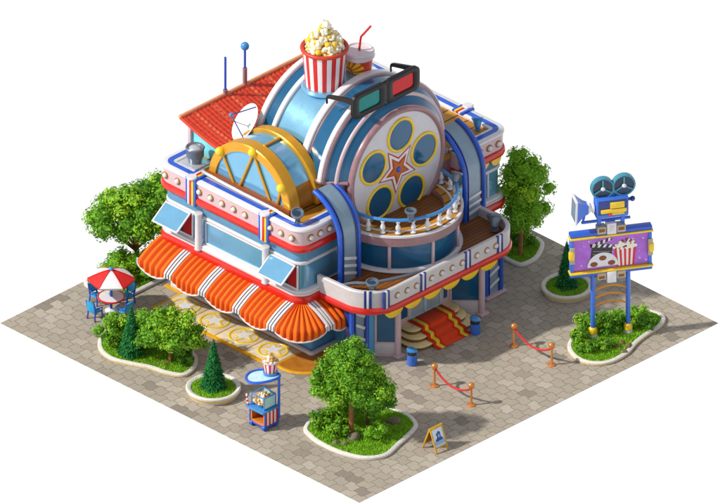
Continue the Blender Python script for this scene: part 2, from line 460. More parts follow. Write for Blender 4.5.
# striped clips on the cornice
def clip(p, rz, z0, z1, w, d, top=True, ret=True):
    T = Matrix.Translation(Vector((p[0], p[1], 0))) @ Matrix.Rotation(rz, 4, 'Z')   # local +x faces outwards
    mb = MB().xf(T)
    cols = [1, 0, 2, 3, 1] if top else [1, 0, 1]
    n = len(cols); 
    for k, c in enumerate(cols):
        y0 = -w/2+w*k/n
        bow = d*(.75+.25*math.sin(PI*(k+.5)/n))
        mb.box2((-.06, y0+.003, z0), (bow, y0+w/n-.003, z1), .015, m=c)
    if ret:
        for k, c in enumerate(cols):
            y0 = -w/2+w*k/n
            mb.box2((-.56, y0+.003, z1-.06), (-.062, y0+w/n-.003, z1+.02), .01, m=c)
    o = mb.build('striped_clip', ['white_enamel', 'blue_enamel', 'red_enamel', 'yellow_enamel'] if top else ['white_enamel', 'navy_enamel'], B)
    if top:
        mb = MB().xf(T); mb.lathe([(0, z1+.075), (.17, z1+.07), (.2, z1+.04), (.2, z1+.0)], seg=18); mb.build('cap_disc', 'white_enamel', o)
clip((-4.83, Y0), -PI/2, 4.36, 5.43, .5, .10)
clip((-1.18, Y0), -PI/2, 4.36, 5.43, .5, .10)
clip((-1.5, Y1), PI/2, 4.36, 5.43, .5, .10)
clip((X0, 1.5), PI, 4.36, 5.43, .5, .10)

# columns and windows of the first floor, street side
YG = Y0+.2
for x in (-4.48, -1.13):
    mb = MB(); mb.lathe([(0, 2.63), (.10, 2.63), (.15, 2.68), (.13, 2.76), (.125, 4.0), (.15, 4.08), (.15, 4.14), (0, 4.16)], c=(x, Y0-.02, 0), seg=18)
    mb.build('column', 'white_enamel', B)
def win(x0, x1, z0=2.90, z1=3.80):
    mb = MB(); mb.box2((x0, YG-.02, z0), (x1, YG+.03, z1)); w = mb.build('window', 'blue_glass', B)
    mb = MB(); t = .045
    for a, b in (((x0-t, YG-.07, z0-t*.3), (x1+t, YG-.005, z0+t)), ((x0-t, YG-.07, z1-t), (x1+t, YG-.005, z1+t*.3)),
                 ((x0-t, YG-.068, z0+t+.002), (x0, YG-.005, z1-t-.002)), ((x1, YG-.068, z0+t+.002), (x1+t, YG-.005, z1-t-.002))): mb.box2(a, b, .012)
    mb.build('frame', 'white_enamel', w)
win(-4.26, -1.33)
def open_win(x0, x1):
    mb = MB(); mb.box2((x0, YG-.012, 2.90), (x1, YG+.02, 3.84)); w = mb.build('open_window', 'dark_interior', B)
    mb = MB(); t = .06
    for a, b in (((x0-t, YG-.07, 2.86), (x1+t, YG-.005, 2.92)), ((x1, YG-.068, 2.922), (x1+t, YG-.005, 3.838)), ((x0-t, YG-.068, 2.922), (x0, YG-.005, 3.838))): mb.box2(a, b, .012)
    mb.build('frame', 'white_enamel', w)
    mb = MB()                                                           # curtain drawn to the side
    rows = [[(x1-.42+.42*k/24, YG-.03-.022*math.sin(k*1.6), z) for z in (2.93, 3.4, 3.82)] for k in range(25)]
    mb.grid(rows); mb.build('curtain', 'curtain_red', w)
    a = R(53); L = .9                                                   # sash swung out at the bottom
    T = Matrix.Translation((0, YG-.09, 3.87)) @ Matrix.Rotation(-a, 4, 'X')
    mb = MB().xf(T); mb.box2((x0+.05, -.012, -L+.05), (x1-.05, .012, -.05)); s_ = mb.build('sash_pane', 'blue_glass', w)
    mb = MB().xf(T); t = .06
    for p, q in (((x0, -.03, -L), (x1, .03, -L+t)), ((x0, -.03, -t), (x1, .03, 0)), ((x0, -.028, -L+t+.001), (x0+t, .028, -t-.001)), ((x1-t, -.028, -L+t+.001), (x1, .028, -t-.001))): mb.box2(p, q, .012)
    mb.build('sash_frame', 'white_enamel', w)
open_win(-6.24, -4.98)
open_win(-1.0, .26)
for y in (5.1, 5.9):                                                     # right flank glazing bars
    mb = MB(); mb.box2((X1-.24, y, 2.86), (X1-.14, y+.07, 3.85), .01); mb.build('glazing_bar', 'white_enamel', B)
for y, w in ((5.45, .38), (6.2, .24)):                                    # yellow scallops below the upper red band
    mb = MB(); pts = [(X1+.0, y+w*math.cos(PI+PI*k/14), 4.42+.26*math.sin(PI+PI*k/14)) for k in range(15)]
    mb.loft([[(x+dx, yy, z) for x, yy, z in pts] for dx in (-.1, -.02, .0)]); mb.build('scallop', 'yellow_enamel', B)

# awnings -------------------------------------------------------------
def aw_prof(t):
    """(outward, z) along the slope 0..1."""
    return (1.03*t+.03*math.sin(PI*t), 2.34-.50*t+.045*math.sin(PI*t))
AD, AZ = aw_prof(1)
def awning(fun, n, ribs, w0, w1):
    """fun(u, outward, z) -> point; ribs run down the slope."""
    mb = MB(); rows = []; NT = 9
    nu = ribs*8
    for i in range(nu+1):
        u = i/nu; rb = .048*abs(math.sin(PI*ribs*u))
        drop = .14+.25*math.sin(PI*u)**.7
        row = []
        for k in range(NT+1):
            d, z = aw_prof(k/NT); row.append(fun(u, d, z+rb))
        row.append(fun(u, AD+.03+rb, AZ-.05)); row.append(fun(u, AD+.035+rb, AZ-.05-drop*.5)); row.append(fun(u, AD+.03+rb, AZ-.05-drop))
        rows.append(row)
    mb.grid(rows, mfun=lambda i, j: 0 if (i//4) % 2 == 0 else 1)  # second half of each rib coloured darker, as if in shade
    o = mb.build('awning', ['orange_canvas', 'shaded_orange_canvas'], B, sharp=50)
    mb = MB(); tp = []
    for i in range(0, nu+1, 2):
        u = i/nu; drop = .14+.25*math.sin(PI*u)**.7
        tp.append(fun(u, AD+.05, AZ-.05-drop))
    tp = [fun(0, AD+.05, AZ+.02)]+tp+[fun(1, AD+.05, AZ+.02)]
    mb.tube(tp, .042, 6); mb.build('awning_trim', 'white_enamel', o)
    return o
def aw_bar(P):
    """P(lateral, outward, z): white bar with two dark lines that covers the joint of two awnings."""
    mb = MB()
    for a, b, m, h in ((-.17, -.09, 0, .08), (-.09, -.04, 1, .05), (-.04, .04, 0, .08), (.04, .09, 1, .05), (.09, .17, 0, .08)):
        rows = []
        for k in range(10):
            d, z = aw_prof(k/9)
            rows.append([P(a, d, z-.02), P(b, d, z-.02), P(b, d, z+h), P(a, d, z+h)])
        for d, z in ((AD+.06, AZ-.02), (AD+.065, AZ-.19)):
            rows.append([P(a, d-.08, z), P(b, d-.08, z), P(b, d+h*.5, z), P(a, d+h*.5, z)])
        mb.loft(rows, m=m)
    mb.build('awning_bar', ['white_enamel', 'black_trim'], B)
AY = -3.52
xs = [-6.55, -5.02, -3.32, -1.6, .10]
for i in range(4):
    a, b = xs[i]+(.13 if i else 0), xs[i+1]-.13
    awning(lambda u, d, z, a=a, b=b: (a+(b-a)*u, AY-d, z), 0, 6 if i else 5, 0, 0)
for x in xs[1:]: aw_bar(lambda l, d, z, x=x: (x+l, AY-d, z))
PX, PY = .28, -3.26
a0, a1 = -PI/2-.02, -.02
def fan(u, d, z): 
    a = a0+(a1-a0)*u; r = .22+d
    return (PX+r*math.cos(a), PY+r*math.sin(a), z)
awning(fan, 0, 8, 0, 0)
EY = -3.08
aw_bar(lambda l, d, z: (.5+d, EY+l, z))
awning(lambda u, d, z: (.5+d, EY+.13+.95*u, z), 0, 4, 0, 0)

# vault -----------------------------------------------------------------
def arch(R0, R1, x0, x1, a0, a1, seg=56, ch=.03):
    prof = [(R0, x0), (R1-ch, x0), (R1, x0+ch), (R1, x1-ch), (R1-ch, x1), (R0, x1)]
    mb = MB(); rows = []
    for k in range(seg+1):
        a = R(a0+(a1-a0)*k/seg)
        rows.append([(x, YC+r*math.cos(a), ZC+r*math.sin(a)) for r, x in prof])
    mb.loft(rows); return mb
mb = MB(); mb.lathe([(2.85, -3.9), (2.85, -1.3)], (0, YC, ZC), 'x', 64, R(-11), R(191))
V = mb.build('barrel_vault', 'vault_glass', B)
mb = MB(); mb.poly([(-3.86, YC+2.84*math.cos(R(a)), ZC+2.84*math.sin(R(a))) for a in range(-11, 192, 3)]); mb.build('rear_gable', 'steel_blue_wall', B)
arch(2.7, 2.99, -3.95, -3.72, -11, 191).build('vault_arch', 'white_enamel', B)
arch(2.7, 2.97, -3.28, -3.08, -11, 191).build('vault_arch', 'white_enamel', B)
arch(2.7, 2.868, -3.72, -3.28, -11, 191).build('dark_glass_strip', 'deep_blue_glass', B)
mb = arch(2.7, 3.02, -1.62, -1.33, -11, 191); mb.build('vault_arch', 'white_enamel', B)
arch(2.6, 2.93, -1.33, -1.24, -11, 191).build('vault_arch_shade_ring', 'mauve_trim', B)  # mauve ring that draws the arch's shadow edge in colour
# stepped cone between vault and reel
A0_, A1_ = 7, 173
def cone(prof, mat, nm):
    mb = MB(); mb.lathe(prof, (0, YC, ZC), 'x', 64, R(A0_), R(A1_)); return mb.build(nm, mat, B)
cone([(2.92, -1.24), (3.0, -.5)], 'deep_blue_glass', 'cone_glass')
arch(2.8, 3.12, -.56, -.36, A0_, A1_).build('cone_ring', 'white_enamel', B)
arch(2.7, 3.07, -.36, -.29, A0_, A1_).build('cone_ring', 'mauve_trim', B)
cone([(2.96, -.30), (2.70, -.02)], 'deep_blue_glass', 'cone_glass')
arch(2.5, 2.76, -.06, .06, A0_, A1_).build('cone_ring', 'pink_enamel', B)
cone([(2.66, .05), (2.32, .34)], 'deep_blue_glass', 'cone_glass')
for sgn in (-1, 1):                                                       # rails that close the cone at its foot
    c_ = math.cos(R(A0_)); z_ = ZC+math.sin(R(A0_))*2.9-.03
    mb = MB(); mb.tube([(-1.4, YC+sgn*2.98*c_, z_), (-.45, YC+sgn*3.05*c_, z_), (.3, YC+sgn*2.40*c_, z_)], .075, 10); mb.build('foot_rail', 'mauve_trim', B)
    mb = MB(); mb.poly([(-1.4, YC+sgn*2.9, z_), (-.42, YC+sgn*2.98, z_), (.28, YC+sgn*2.3, z_), (.28, YC, z_), (-1.4, YC, z_)]); mb.build('cone_soffit', 'mauve_trim', B)
    mb = MB(); mb.box2((-1.35, YC+sgn*2.2, 5.28), (-.35, YC+sgn*2.8, z_-.05), .02); mb.box2((-.349, YC+sgn*1.5, 5.28), (.12, YC+sgn*2.55, z_-.01), .01); mb.build('cone_plinth', 'mauve_trim', B)
# reel
mb = MB(); mb.lathe([(0, XR+.03), (1.9, XR+.03), (2.22, XR+.01), (2.25, XR-.05), (2.25, XR-.2), (0, XR-.2)], (0, YC, ZC), 'x', 72)
RL = mb.build('film_reel', 'reel_plate', B)
mb = MB(); rows = []
for k in range(80):
    a = 2*PI*k/80
    rows.append([(XR-.05+.15*math.cos(t), YC+(2.28+.12*math.sin(t))*math.cos(a), ZC+(2.28+.12*math.sin(t))*math.sin(a)) for t in [2*PI*j/12 for j in range(12)]])
mb.loft(rows, closed_u=True, cap=False); mb.build('reel_rim', 'mauve_trim', RL)
for k in range(5):
    a = R(84+72*k); cy, cz = YC+1.34*math.cos(a), ZC+1.34*math.sin(a)
    mb = MB(); mb.lathe([(0, XR+.052), (.3, XR+.058), (.6, XR+.045)], (0, cy, cz), 'x', 32); mb.build('reel_window', 'deep_blue_glass', RL)
    mb = MB(); rows = []
    for j in range(40):
        t = 2*PI*j/40
        rows.append([(XR+.05+.05*math.cos(q), cy+(.62+.058*math.sin(q))*math.cos(t), cz+(.62+.058*math.sin(q))*math.sin(t)) for q in [2*PI*i/10 for i in range(10)]])
    mb.loft(rows, closed_u=True, cap=False); mb.build('window_ring', 'yellow_enamel', RL)
for R0, R1, x, mt, nm in ((1.0, .46, .032, 'star_rust', 'star_border'), (.88, .385, .046, 'paper_white', 'star'), (.62, .275, .06, 'star_rust', 'star_inlay'), (.48, .205, .074, 'star_orange', 'star_inlay')):
    mb = MB(); pts = star(5, R0, R1, R(48))
    lo = [(XR+.0, YC+p, ZC+q) for p, q in pts]; hi = [(XR+x, YC+p, ZC+q) for p, q in pts]
    mb.loft([lo, hi]); mb.build(nm, mt, RL)
mb = MB(); mb.sphere((XR+.08, YC, ZC), .11, sc=(.6, 1, 1)); mb.build('hub', 'blue_enamel', RL)

# curved glass ribbons that run from the cone to the ground
def ribbon(yc, pts, w, nm, stripes, tilt=0):
    n = len(pts); o_ = None
    def nrm(i):
        a, b = Vector((pts[max(i-1, 0)][0], 0, pts[max(i-1, 0)][1])), Vector((pts[min(i+1, n-1)][0], 0, pts[min(i+1, n-1)][1]))
        t = (b-a).normalized(); return Vector((-t.z, 0, t.x))
    mb = MB(); rows = []
    for i, (x, z) in enumerate(pts):
        q = nrm(i); P = Vector((x, yc, z))
        rows.append([P+q*a+Vector((0, b, 0)) for a, b in ((-.08, -w/2), (.02, -w/2), (.02, w/2), (-.08, w/2))])
    mb.loft(rows); o_ = mb.build(nm, 'strip_glass', B)
    for s_ in (-1, 1):
        mb = MB(); mb.tube([(x, yc+s_*w/2, z) for x, z in pts], .095, 10); mb.build('edge_rail', 'blue_enamel', o_)
        mb = MB(); mb.tube([(x+nrm(i).x*.05, yc+s_*(w/2-.12), z+nrm(i).z*.05) for i, (x, z) in enumerate(pts)], .03, 8); mb.build('inner_rail', 'navy_enamel', o_)
    for x, z in stripes:
        mb = MB(); T = Matrix.Translation((x+.035, yc, z)) @ Matrix.Rotation(R(tilt), 4, 'X')
        mb.xf(T); mb.box((0, 0, 0), (.05, w-.22, .11), bev=.01); mb.build('stripe', 'white_enamel', o_)
    return o_
up = spline([(-.18, 6.18), (.28, 6.0), (.75, 5.6), (1.05, 5.05), (1.12, 4.5), (1.12, 3.6), (1.12, 2.9)], 8, False)
for yc in (-1.68, 4.56): ribbon(yc, up, .92, 'glass_ribbon', [(1.12, 3.2), (1.12, 3.5), (1.12, 3.8)], -20 if yc < 0 else 8)

# bow-fronted tier with balcony
mb = MB(); mb.lathe([(2.2, 2.9), (2.2, 4.0)], (XR, YC, 0), seg=64, a0=-PI/2, a1=PI/2); BW = mb.build('bow_window', 'deep_blue_glass', B)
for deg in (-88, -52, -10, 30, 66):
    a = R(deg); mb = MB(); mb.cyl((XR+2.22*math.cos(a), YC+2.22*math.sin(a), 2.92), (XR+2.22*math.cos(a), YC+2.22*math.sin(a), 4.0), .065, seg=10); mb.build('mullion', 'pink_enamel', BW)
def halfring(prof, mat, nm, par=B, mfun=None, mats=None):
    mb = MB(); rows = []
    for k in range(65):
        a = -PI/2+PI*k/64
        rows.append([(XR+r*math.cos(a), YC+r*math.sin(a), z) for r, z in prof])
    mb.loft(rows); return mb.build(nm, mat, par)
halfring([(2.1, 2.89), (2.28, 2.89), (2.34, 2.94), (2.30, 3.02), (2.22, 3.05), (2.1, 3.05)], 'white_enamel', 'bow_sill')
halfring([(1.66, 3.98), (2.30, 3.98), (2.34, 4.02), (2.34, 4.36), (2.30, 4.40), (1.66, 4.40)], 'mauve_trim', 'bow_band')
halfring([(1.68, 4.35), (2.31, 4.35), (2.31, 4.415), (1.68, 4.415)], 'roof_deck', 'balcony_ledge')
halfring([(1.92, 4.38), (2.0, 4.38), (2.0, 4.44), (1.92, 4.44)], 'white_enamel', 'ledge_line')
halfring([(2.26, 4.36), (2.36, 4.36), (2.36, 4.43), (2.26, 4.43)], 'white_enamel', 'ledge_line')
mb = MB(); mb.prism([(XR-.1, YC-1.7)]+[(XR+1.7*math.cos(R(a)), YC+1.7*math.sin(R(a))) for a in range(-90, 91, 5)]+[(XR-.1, YC+1.7)], 4.1, 4.22); mb.build('balcony_floor', 'deck_wood', B)
mb = MB(); mb.lathe([(0, 0), (.10, 0), (.11, .04), (.06, .07), (.05, .11), (.095, .2), (.09, .28), (.05, .36), (.045, .42), (.08, .45), (.08, .5), (0, .5)], seg=12)
bal0 = mb.build('baluster', 'white_enamel', None)
for k in range(13):
    a = R(-88+176/12*k); c = part_copy(bal0, Vector((XR+2.13*math.cos(a), YC+2.13*math.sin(a), 4.44))-B.location, None, B)
bpy.data.objects.remove(bal0)
mb = MB(); mb.tube([(XR+2.13*math.cos(R(a)), YC+2.13*math.sin(R(a)), 4.98) for a in range(-90, 91, 3)], .065, 10); mb.build('handrail', 'light_blue_enamel', B)

# entrance canopy
CP = rpath([(.5, -2.66), (3.1, -2.56), (3.1, 4.92), (.5, 4.92)], [0, 1.35, .95, 0], seg=18)
mb = MB(); mb.sweep(CP, rnd(-.3, .075, 2.33, 2.61, .09)); mb.build('canopy_red_band', 'red_enamel', B)
mb = MB(); mb.sweep(CP, [(-.16, 2.6), (.0, 2.6), (.015, 3.22), (-.02, 3.26), (-.13, 3.26), (-.16, 3.23)]); CPR = mb.build('canopy_parapet', 'grey_panel', B)
mb = MB(); mb.prism([(p[0]-.04*(1 if p[0] > 2 else 0), p[1]) for p in CP], 2.45, 2.9); mb.build('canopy_deck', 'deck_wood', B)
for px in (397.5, 407.3, 416.5, 431.7, 442, 452.3, 462.3, 477, 487, 496):
    bulb(CPR, (3.10, (px-360.5)/20-3.12, 2.93), 0, .92)
for y in (-1.05-.75, .02, 2.26, 3.86): clip((3.1, y), 0, 2.6, 3.28, .30, .035, False, False)
i_ = 9; p_ = CP[i_]; t_ = Vector(CP[i_+1])-Vector(CP[i_-1]); clip((p_[0]-.0, p_[1]), math.atan2(-t_.x, t_.y)if False else math.atan2(t_.y, t_.x)-PI/2, 2.6, 3.28, .28, .035, False, False)
for y in (-1.36, -.42, .53, 1.48, 2.42, 3.36):
    mb = MB(); pts = [(0, y+.43*math.cos(PI+PI*k/16), 2.36+.30*math.sin(PI+PI*k/16)) for k in range(17)]
    mb.loft([[(3.0, yy, z) for _, yy, z in pts], [(3.08, yy, z) for _, yy, z in pts], [(3.12, y+(yy-y)*.8, 2.36+(z-2.36)*.8) for _, yy, z in pts]])
    mb.build('scallop', 'yellow_enamel', B)
mb = MB(); pts = [(3.0-.9+.0, 4.85), ]
mb.poly
for sgn in (1,):
    mb = MB(); pts = [(2.25+.4*math.cos(PI+PI*k/16), 2.36+.28*math.sin(PI+PI*k/16)) for k in range(17)]
    mb.loft([[(x, 4.86, z) for x, z in pts], [(x, 4.94, z) for x, z in pts]]); mb.build('scallop', 'yellow_enamel', B)
# canopy pipes
mb = MB(); mb.tube(spline([(1.3, -2.3, 3.0), (1.75, -2.05, 3.18), (2.2, -1.7, 3.22), (2.6, -.7, 3.2), (2.72, .3, 3.08), (2.74, .9, 2.95)], 8, False), .065, 8); mb.build('pipe', 'gunmetal', B)

# entrance: pillars, bays, doors
for yc in (-1.98, 4.72):
    o_ = ribbon(yc, [(1.92, 2.4), (1.92, 1.2), (1.92, .1)], .74, 'entrance_pillar', [])
    for k, z in enumerate((.5, .98, 1.46, 1.94)):
        mb = MB().xf(Matrix.Translation((1.965, yc, z)) @ Matrix.Rotation(R(-34 if yc < 0 else 22), 4, 'X')); mb.box((0, 0, 0), (.05, .56, .11), bev=.01); mb.build('stripe', 'white_enamel', o_)
    mb = MB(); mb.box2((1.5, yc-.33, .1), (1.83, yc+.33, 2.4), .01); mb.build('pillar_core', 'navy_enamel', o_)
    mb = MB(); mb.box2((1.45, yc-.5, .01), (2.12, yc+.5, .12), .03); mb.build('pillar_base', 'pink_enamel', o_)
def bay(a, b, nm, zb=.5, inset=.08, glass='deep_blue_glass', sill=True):
    """A wall bay between two plan points: panel below, framed glass above."""
    a, b = Vector(a), Vector(b); t = (b-a); L = t.length; t.normalize(); nn = Vector((t.y, -t.x))
    T = frame((a.x, a.y, 0), (t.x, t.y, 0), (nn.x, nn.y, 0), (0, 0, 1))     # x along the wall, y outwards
    mb = MB().xf(T); mb.box2((0, -.1, .02), (L, 0, zb), .01); o = mb.build(nm, 'grey_panel', B)
    mb = MB().xf(T); mb.box2((.0, -.1, .0), (L, .06, .07), .01); mb.build('skirting', 'pink_enamel', o)
    mb = MB().xf(T); mb.box2((inset, -.08, zb+.06), (L-inset, -.03, 2.2)); mb.build('pane', glass, o)
    mb = MB().xf(T)
    mb.box2((0, -.1, zb+.001), (L, .02, zb+.06), .008); mb.box2((0, -.1, 2.2), (L, .02, 2.4), .008)
    mb.box2((0, -.1, zb+.062), (inset, .015, 2.198), .008); mb.box2((L-inset, -.1, zb+.062), (L, .015, 2.198), .008)
    mb.build('frame', 'pink_enamel', o)
    return o
PL, PR = (2.58, -.71), (2.58, 3.48)
bay((1.98, -1.28), PL, 'window_bay')
bay(PL, (1.77, .10), 'window_bay')
bay((1.77, 2.68), PR, 'window_bay')
bay(PR, (1.98, 4.12), 'window_bay')
mb = MB(); mb.box2((.33, -1.62, .02), (1.97, -1.26, 2.4), .01); mb.build('side_wall', 'sky_blue_wall', B)
mb = MB(); mb.box2((.33, 4.1, .02), (1.97, 4.36, 2.4), .01); mb.build('side_wall', 'sky_blue_wall', B)
for p in (PL, PR):
    mb = MB(); mb.cyl((p[0], p[1], .02), (p[0], p[1], 2.4), .115, seg=16); o = mb.build('post', 'pink_enamel', B)
    mb = MB(); mb.box2((p[0]-.2, p[1]-.2, .0), (p[0]+.2, p[1]+.2, .08), .02); mb.build('post_base', 'pink_enamel', o)
XD = 1.77
for y0, y1, nm in ((.10, .70, 'side_light'), (2.28, 2.68, 'side_light')):
    mb = MB(); mb.box2((XD-.1, y0, .5), (XD, y1, 2.4), .01); o = mb.build(nm, 'pink_enamel', B)
    mb = MB(); mb.box2((XD-.02, y0+.1, .75), (XD+.012, y1-.12, 2.25), .01); mb.build('pane', 'deep_blue_glass', o)
for y0, y1, hs in ((.70, 1.488, 1), (1.492, 2.28, -1)):
    mb = MB(); mb.box2((XD-.08, y0+.05, .57), (XD-.04, y1-.05, 2.3)); o = mb.build('door', 'smoky_glass', B)
    mb = MB(); t = .055
    for a, b in (((XD-.1, y0, .52), (XD, y1, .6)), ((XD-.1, y0, 2.3), (XD, y1, 2.4)), ((XD-.098, y0, .602), (XD-.002, y0+t, 2.298)), ((XD-.098, y1-t, .602), (XD-.002, y1, 2.298))): mb.box2(a, b, .01)
    mb.build('door_frame', 'cart_glass', o)
    yh = y1-.12 if hs > 0 else y0+.12
    mb = MB(); mb.cyl((XD+.04, yh, 1.1), (XD+.04, yh, 1.6), .022, seg=8); mb.cyl((XD-.04, yh, 1.15), (XD+.04, yh, 1.15), .015, seg=6); mb.cyl((XD-.04, yh, 1.55), (XD+.04, yh, 1.55), .015, seg=6); mb.build('door_handle', 'chrome', o)
mb = MB(); mb.box2((XD-.5, .12, .02), (XD+.05, 2.66, .54)); mb.build('threshold', 'step_stone', B)
for k, (xf, ya, yb) in enumerate(((2.98, -.12, 2.94), (2.70, .02, 2.80), (2.42, .16, 2.66))):
    z = .185*(k+1)-.01
    path = rpath([(XD-.0, ya), (xf, ya), (xf, yb), (XD, yb)], .5, seg=14)
    path = [(XD, ya)]+path[1:-1]+[(XD, yb)]
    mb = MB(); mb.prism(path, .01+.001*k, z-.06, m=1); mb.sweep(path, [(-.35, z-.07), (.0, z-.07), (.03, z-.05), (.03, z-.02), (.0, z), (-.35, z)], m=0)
    ins = rpath([(XD-.01, ya+.2), (xf-.2, ya+.2), (xf-.2, yb-.2), (XD-.01, yb-.2)], .3, seg=8); mb.prism(ins, z-.03, z-.001, m=0)
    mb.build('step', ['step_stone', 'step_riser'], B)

# gold skylight
GX, GR, GZ = -2.56, 2.02, 5.36
def garch(R0, R1, y0, y1, a0=0, a1=180, seg=48, ch=.03):
    mb = MB(); rows = []; prof = [(R0, y0), (R1-ch, y0), (R1, y0+ch), (R1, y1-ch), (R1-ch, y1), (R0, y1)]
    for k in range(seg+1):
        a = R(a0+(a1-a0)*k/seg); rows.append([(GX+r*math.cos(a), y, GZ+r*math.sin(a)*.98) for r, y in prof])
    mb.loft(rows); return mb
SKY = garch(1.7, 1.96, -2.9, -1.35).build('skylight', 'deep_gold', B)
garch(1.8, 1.975, -2.52, -1.72, 27, 152).build('skylight_glass', 'blue_glass', SKY)
garch(1.72, 2.06, -3.0, -2.5).build('gold_arch', 'gold_enamel', SKY)
garch(1.72, 2.12, -1.74, -1.35).build('gold_arch', 'gold_enamel', SKY)
a = R(82); mb = MB(); mb.tube([(GX+2.02*math.cos(a), -2.55, GZ+2.0*math.sin(a)), (GX+2.02*math.cos(a), -1.7, GZ+2.0*math.sin(a))], .05, 8); mb.build('skylight_rib', 'gold_enamel', SKY)
mb = MB(); mb.poly([(GX+1.75*math.cos(R(t)), -2.93, GZ+1.72*math.sin(R(t))) for t in range(0, 181, 4)]); mb.build('fan_glass', 'blue_glass', SKY)
for t in (138, 84, 32):
    a = R(t); mb = MB(); mb.sphere((GX+1.92*math.cos(a), -3.04, GZ+1.89*math.sin(a)), .17); mb.build('gold_ball', 'yellow_enamel', SKY)
def gp_(t, r=1.85): return (GX+r*math.cos(R(t)), -2.98, GZ+r*.98*math.sin(R(t)))
for p, q in ((gp_(138), (-3.3, -2.98, GZ+.1)), (gp_(84), (-3.1, -2.98, GZ+.1)), (gp_(84), (-1.5, -2.98, GZ+.1)), (gp_(32), (-1.2, -2.98, GZ+.1))):
    mb = MB(); mb.cyl(p, q, .05, seg=8); mb.build('fan_rib', 'gold_enamel', SKY)
mb = MB(); mb.box2((GX-2.05, -3.06, 5.3), (GX+2.05, -2.9, 5.6), .02); mb.build('fan_sill', 'brown_edge', SKY)
mb = MB(); mb.tube(spline([(-4.75, -3.0, 5.42), (-4.72, -3.12, 5.56), (-4.5, -3.24, 5.6), (-3, -3.26, 5.56), (-1.2, -3.26, 5.54), (-.6, -3.24, 5.47), (-.05, -3.2, 5.44)], 6, False), .06, 8); mb.build('chrome_rail', 'chrome', B)

# rear block with the tiled lean-to roof
mb = MB(); mb.box2((-6.38, -2.05, 5.28), (-3.95, 4.25, 5.9), .02)
mb.poly([(-6.38, -2.05, 5.9), (-3.95, -2.05, 5.9), (-3.95, -2.05, 5.93), (-4.6, -2.05, 6.02), (-5.4, -2.05, 6.17), (-6.38, -2.05, 6.44)])
mb.build('rear_wall', 'cyan_wall', B)
mb = MB(); mb.box2((-6.5, -2.16, 5.3), (-6.34, -2.0, 6.5), .02); mb.build('rear_post', 'pink_enamel', B)
rows = []
for i in range(221):
    y = -2.32+6.66*i/220; row = []
    for k in range(61):
        s_ = k/60; x = -6.66+2.95*s_
        z = 6.64-.62*s_-.12*math.sin(PI*s_)
        ph = (y*5.2) % 1.0
        z += .035*math.sin(PI*ph)-.05*((s_*15) % 1.0)
        row.append((x, y, z))
    rows.append(row)
mb = MB(); mb.grid(rows, mfun=lambda i, j: 1 if abs(((-2.32+6.66*i/220)*1.1+.42) % 1.0-.5) < .08 and (j % 4) < 2 else 0)
RF = mb.build('tiled_roof', ['roof_tile', 'roof_tile_pale'], B, sharp=25)
mb = MB(); mb.tube([(-6.68, -2.36, 6.65), (-6.68, 4.36, 6.65)], .075, 8); mb.build('ridge', 'ridge_trim', RF)
mb = MB(); mb.tube([(-6.66+2.95*s_, -2.34, 6.62-.62*s_-.12*math.sin(PI*s_)) for s_ in [k/14 for k in range(15)]], .06, 8); mb.build('verge', 'roof_tile', RF)
bpy.data.objects.remove(bulb0); bpy.data.objects.remove(bez0)
# ------------------------------------------------------------------ things on the roof
def lat(prof, c=(0, 0, 0), axis='z', seg=28, **k): mb = MB(); mb.lathe(prof, c, axis, seg, **k); return mb
PB = thing('popcorn_bucket', 'giant red and white striped popcorn bucket on top of the glass vault', 'popcorn bucket', (-2.42, .62, 8.3))
def striped_bucket(c, r0, r1, h, n, parent, body='bucket', rim='rim', mats=('paper_red', 'paper_white'), rimmat='rim_red', rr=.06, seg=None):
    seg = n*4; mb = MB(); c = Vector(c)
    rows = []
    for k in range(seg):
        a = 2*PI*k/seg
        rows.append([c+Vector((r*math.cos(a), r*math.sin(a), z)) for r, z in ((0, .0), (r0, 0), (r0+(r1-r0)*.5, h*.5), (r1, h), (r1-.05, h), (r1-.07, h-.12), (0, h-.12))])
    mb.grid(rows, True, False, mfun=lambda i, j: (i//2) % 2)
    o = mb.build(body, list(mats), parent)
    mb = MB(); mb.tube([c+Vector((r1*math.cos(2*PI*k/40), r1*math.sin(2*PI*k/40), h)) for k in range(40)], rr, 10, closed=True)
    mb.build(rim, rimmat, parent if parent.type == 'EMPTY' else o); return o
bz = PB.location
striped_bucket(bz, .66, .80, 1.72, 14, PB, rr=.075)
mb = lat([(.62, .10), (.80, .10), (.84, .16), (.78, .24), (.64, .26)], bz, seg=40); mb.build('collar', 'vault_glass', PB)
rng = random.Random(4)
kern = []
for q in range(5):
    mb = MB()
    for j in range(8):
        d = Vector((rng.uniform(-1, 1), rng.uniform(-1, 1), rng.uniform(-.6, 1))).normalized()*.10
        mb.sphere(d*rng.uniform(.7, 1.25), rng.uniform(.06, .105), 8, 6, sc=(rng.uniform(.7, 1.2), rng.uniform(.7, 1.2), rng.uniform(.7, 1.2)), m=0 if j < (6 if q % 2 else 7) else 1)
    mb.sphere((rng.uniform(-.05, .05), rng.uniform(-.05, .05), -.08), .085, 8, 6, m=1)
    kern.append(mb.build('popcorn', ['popcorn_white', 'popcorn_butter'], None))
nk = 0
for lay, (rad, z, n) in enumerate(((.585, 1.72, 16), (.40, 1.74, 10), (.54, 1.90, 14), (.34, 1.95, 8), (.46, 2.08, 11), (.22, 2.18, 5), (.30, 2.28, 7), (.17, 2.46, 4), (.07, 2.60, 2))):
    for k in range(n):
        a = 2*PI*(k+.5*(lay % 2))/n+rng.uniform(-.15, .15)
        p = Vector((rad*math.cos(a)+.02, rad*math.sin(a), z+rng.uniform(-.06, .06)))
        c = part_copy(kern[nk % 5], p, (rng.uniform(0, 6), rng.uniform(0, 6), rng.uniform(0, 6)), PB); s_ = rng.uniform(.8, 1.1); c.scale = (s_, s_, s_); nk += 1
